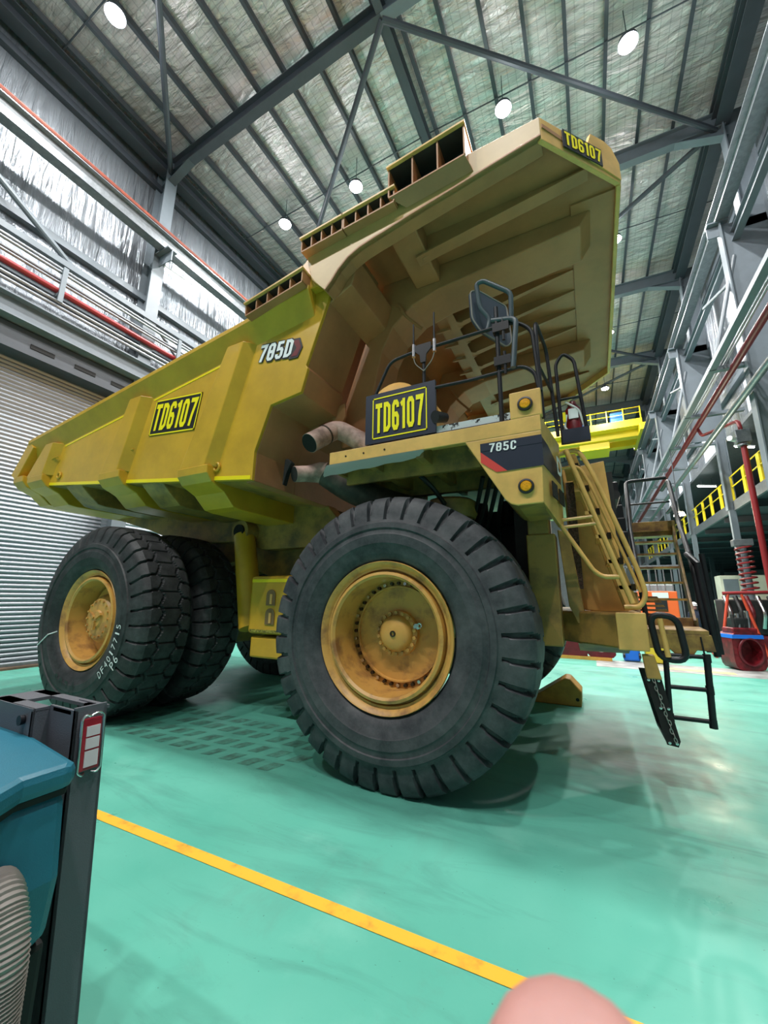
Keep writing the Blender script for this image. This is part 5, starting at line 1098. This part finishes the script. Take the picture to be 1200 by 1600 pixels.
M().box(3.32, 3.80, 8.35, 8.8, 0.02, 0.75).build('bin_body', mat('bin_yellow', (0.62, 0.5, 0.03), 0.5), t, bevel=0.04); M().box(3.30, 3.82, 8.33, 8.82, 0.73, 0.78).build('bin_lid', BLK, t, bevel=0.02)
# cream control desks at right
t = thing('cream_console', 'cream steel cabinet on a bench under the mezzanine', 'cabinet', (9.2, 22, 0))
M().box(8.5, 11.0, 22.0, 23.0, 1.95, 3.3).build('upper_case', CREAM, t, bevel=0.03); M().box(8.65, 9.3, 21.97, 22.0, 2.1, 3.1).build('recess', STEEL, t)
M().box(8.2, 11.4, 21.6, 23.1, 1.75, 1.95).build('bench_top', CREAM, t, bevel=0.02)
for x in (8.3, 11.1): M().box(x, x + 0.2, 21.7, 23.0, 0, 1.75).build('leg', CREAM, t)
M().box(8.8, 11, 21.75, 22.8, 0.8, 0.95).build('blue_shelf', BLUE, t); M().box(8.8, 11, 21.75, 22.8, 0.3, 0.4).build('blue_shelf', BLUE, t)
# red engine housing lying by the right edge
t = thing('engine_housing', 'dark red engine housing with a big oval opening at right', 'machine part', (5.9, 8.7, 0))
ax_ = Vector((0.95, 0.32, 0)).normalized()
m = M(); cN = 32; cc = Vector((5.78, 8.3, 0.52)); nrm = Vector((0.32, -0.95, 0)).normalized()
def outer2(i):
    a = 2 * PI * i / cN; c, s_ = math.cos(a), math.sin(a); k_ = 1 / ((abs(c) / 0.52) ** 5 + (abs(s_) / 0.66) ** 5) ** 0.2; return c * k_, s_ * k_
P2 = lambda u, v, d_: tuple(cc + ax_ * (u * 0.78) + Vector((0, 0, v * 0.78)) + nrm * (d_ * 0.78))
o2 = [outer2(i) for i in range(cN)]; i2 = [(0.36 * math.cos(2 * PI * i / cN) + 0.04, 0.45 * math.sin(2 * PI * i / cN) - 0.02) for i in range(cN)]
vs = [P2(u, v, 0) for u, v in o2] + [P2(u, v, 0) for u, v in i2] + [P2(u, v, -0.75) for u, v in o2] + [P2(u * .9, v * .9, -0.45) for u, v in i2]
fs = []
for i in range(cN):
    j = (i + 1) % cN; fs += [(i, j, cN + j, cN + i), (i, 2 * cN + i, 2 * cN + j, j), (cN + i, cN + j, 3 * cN + j, 3 * cN + i)]
fs.append(tuple(range(3 * cN, 4 * cN))); fs.append(tuple(range(3 * cN - 1, 2 * cN - 1, -1)))
m.add(vs, fs).build('housing', REDM, t, smooth=40)
M().tube([P2(u * 1.04, v * 1.04, 0.02) for u, v in i2], 0.035, 8, True).build('opening_ring', MAR, t, smooth=True)
M().obox(P2(-0.02, 0.50, -0.35), ax_ * 0.39, nrm * 0.32, (0, 0, 0.05)).build('blue_strap', BLUE, t)
M().obox(P2(0, 0.70, -0.35), ax_ * 0.32, nrm * 0.24, (0, 0, 0.08)).build('top_cover', REDM, t, bevel=0.04)
M().obox(P2(0, 0.95, -0.35), ax_ * 0.20, nrm * 0.16, (0, 0, 0.17)).build('manifold', ENG, t, bevel=0.05)
for k_ in range(4): M().tube([P2(-0.25 + 0.16 * k_, 0.8, -0.2), P2(-0.22 + 0.16 * k_, 1.25 + 0.05 * k_, -0.25)], 0.055, 10).build('manifold_pipe', (ENG, CHR)[k_ % 2], t, smooth=True)
t = thing('engine_stand', 'orange red A frame engine stand behind the red housing', 'stand', (6.2, 10.6, 0))
M().tube([(5.75, 11.2, 0.05), (6.25, 11.4, 2.15)], 0.045, 10).build('leg', ORL, t, smooth=True)
M().tube([(7.0, 11.2, 0.05), (6.6, 11.4, 2.15)], 0.045, 10).build('leg', ORL, t, smooth=True)
M().tube([(6.1, 11.4, 2.15), (7.6, 11.4, 2.2)], 0.06, 10).build('top_bar', REDP, t, smooth=True)
M().tube([(5.6, 11.1, 0.06), (5.75, 12.2, 0.06)], 0.06, 10).build('foot', ORL, t, smooth=True)
t = thing('overhauled_engine', 'dark engine block with bright pipes hanging in the red stand', 'engine', (6.7, 11.9, 0))
M().box(6.1, 7.7, 11.6, 12.6, 0.75, 1.95).build('block', ENG, t, bevel=0.06)
M().box(6.0, 7.8, 11.5, 12.7, 0.0, 0.75).build('sump', MAR, t, bevel=0.08)
for k_ in range(5): M().tube(rnd([(6.2 + 0.3 * k_, 11.55, 1.0), (6.25 + 0.3 * k_, 11.4, 1.5), (6.2 + 0.3 * k_, 11.7, 2.05)], 0.15), 0.07, 10).build('intake_pipe', (CHR, ENG, REDM)[k_ % 3], t, smooth=True)
t = thing('spring_stack', 'red coil on a grey pipe under a pale box at the right edge', 'fitting', (7.3, 12.95, 0))
M().tube([(7.3 + 0.24 * math.cos(i * PI / 8), 12.95 + 0.24 * math.sin(i * PI / 8), 2.2 + i * 0.012) for i in range(150)], 0.035, 6).build('coil', REDP, t, smooth=True)
M().tube([(7.3, 12.95, 0), (7.3, 12.95, 4.1)], 0.10, 12).build('core_pipe', STEEL, t, smooth=True)
M().box(7.0, 7.6, 12.8, 13.15, 3.95, 4.2).build('top_box', GALV, t, bevel=0.02)
# barrier and racks in the far hall for depth
for i, (x, y, w_, h_, mt, nm, lb, ct) in enumerate(((1.2, 34, 3.2, 2.6, CLADM, 'storage_rack', 'grey storage rack far down the hall near its centre', 'rack'), (-6.5, 30, 3.5, 2.2, STEEL, 'work_bench', 'long grey workbench far beyond the truck on the left', 'bench'),
        (4.6, 30, 1.6, 2.3, CREAM, 'tool_cabinet', 'cream tool cabinet far down the hall at right', 'cabinet'))):
    t = thing(nm, lb, ct, (x, y, 0)); M().box(x, x + w_, y, y + 1.0, h_ * 0.42, h_ * 0.5).box(x, x + w_, y, y + 1.0, h_ - 0.08, h_).box(x, x + w_, y, y + 1.0, 0.1, 0.2).build('shelf', mt, t)
    for dx in (0, w_ - 0.08):
        for dy in (0, 0.92): M().box(x + dx, x + dx + 0.08, y + dy, y + dy + 0.08, 0, h_).build('leg', mt, t)
    for k_ in range(3): M().box(x + 0.1 + k_ * w_ / 3, x + w_ / 3 * (k_ + 0.8), y + 0.1, y + 0.9, h_ * 0.5, h_ * (0.7 + 0.08 * k_)).build('stored_box', (ORM, BLUE, WHT)[k_], t, bevel=0.03)

# ------------------------------------------------------------------ the photographer's finger
t = thing('photographer_hand', "fingertip of the photographer's hand close to the lens at the bottom edge", 'hand', tuple(CAMP + _f * 0.075 - _u * 0.2))
def cp_(px, py, d_):      # point at depth d_ along the view axis
    return CAMP + _f * d_ + _r * ((px - 600) / 618.53 * d_) - _u * ((py - 800) / 618.53 * d_)
tip = CAMP + _f * 0.072 + _r * 0.0315 - _u * 0.0935
def hp3(a, b_, c): return CAMP + _r * a - _u * b_ + _f * c
base_loc = Vector(t.location)
# joints: palm below, index finger rising into view; other fingers curled lower
J = [(hp3(0.050, 0.215, 0.035), .026), (hp3(0.048, 0.185, 0.045), .022), (hp3(0.040, 0.150, 0.060), .0165), (hp3(0.036, 0.118, 0.068), .0200), (hp3(0.0345, 0.1020, 0.0715), .0185), (hp3(0.0340, 0.0955, 0.072), .0145)]
E_ = [(0, 1), (1, 2), (2, 3), (3, 4), (4, 5)]
for k_, (dx, ln2) in enumerate(((0.022, 0.06), (0.042, 0.055), (0.060, 0.045))):
    i0 = len(J); J += [(hp3(0.055 + dx, 0.188 + 0.006 * k_, 0.040), .014), (hp3(0.060 + dx, 0.165 + 0.010 * k_, 0.055), .0095), (hp3(0.060 + dx, 0.160 + 0.011 * k_, 0.030), .0085), (hp3(0.058 + dx, 0.178 + 0.01 * k_, 0.018), .0075)]
    E_ += [(0, i0), (i0, i0 + 1), (i0 + 1, i0 + 2), (i0 + 2, i0 + 3)]
i0 = len(J); J += [(hp3(0.020, 0.215, 0.030), .013), (hp3(0.000, 0.195, 0.030), .0105), (hp3(-0.008, 0.172, 0.034), .009)]; E_ += [(0, i0), (i0, i0 + 1), (i0 + 1, i0 + 2)]
i0 = len(J); J += [(hp3(0.060, 0.262, 0.020), .024), (hp3(0.070, 0.34, 0.0), .030)]; E_ += [(0, i0), (i0, i0 + 1)]
me = bpy.data.meshes.new('hand'); me.from_pydata([tuple(p - base_loc) for p, _ in J], E_, []); ho = bpy.data.objects.new('hand', me); COL.objects.link(ho); ho.parent = t
sm = ho.modifiers.new('skin', 'SKIN'); sm.use_smooth_shade = True
for i, (_, r) in enumerate(J): me.skin_vertices[0].data[i].radius = (r, r)
me.skin_vertices[0].data[0].use_root = True
ss = ho.modifiers.new('sub', 'SUBSURF'); ss.levels = 2; ss.render_levels = 2; me.materials.append(SKIN)
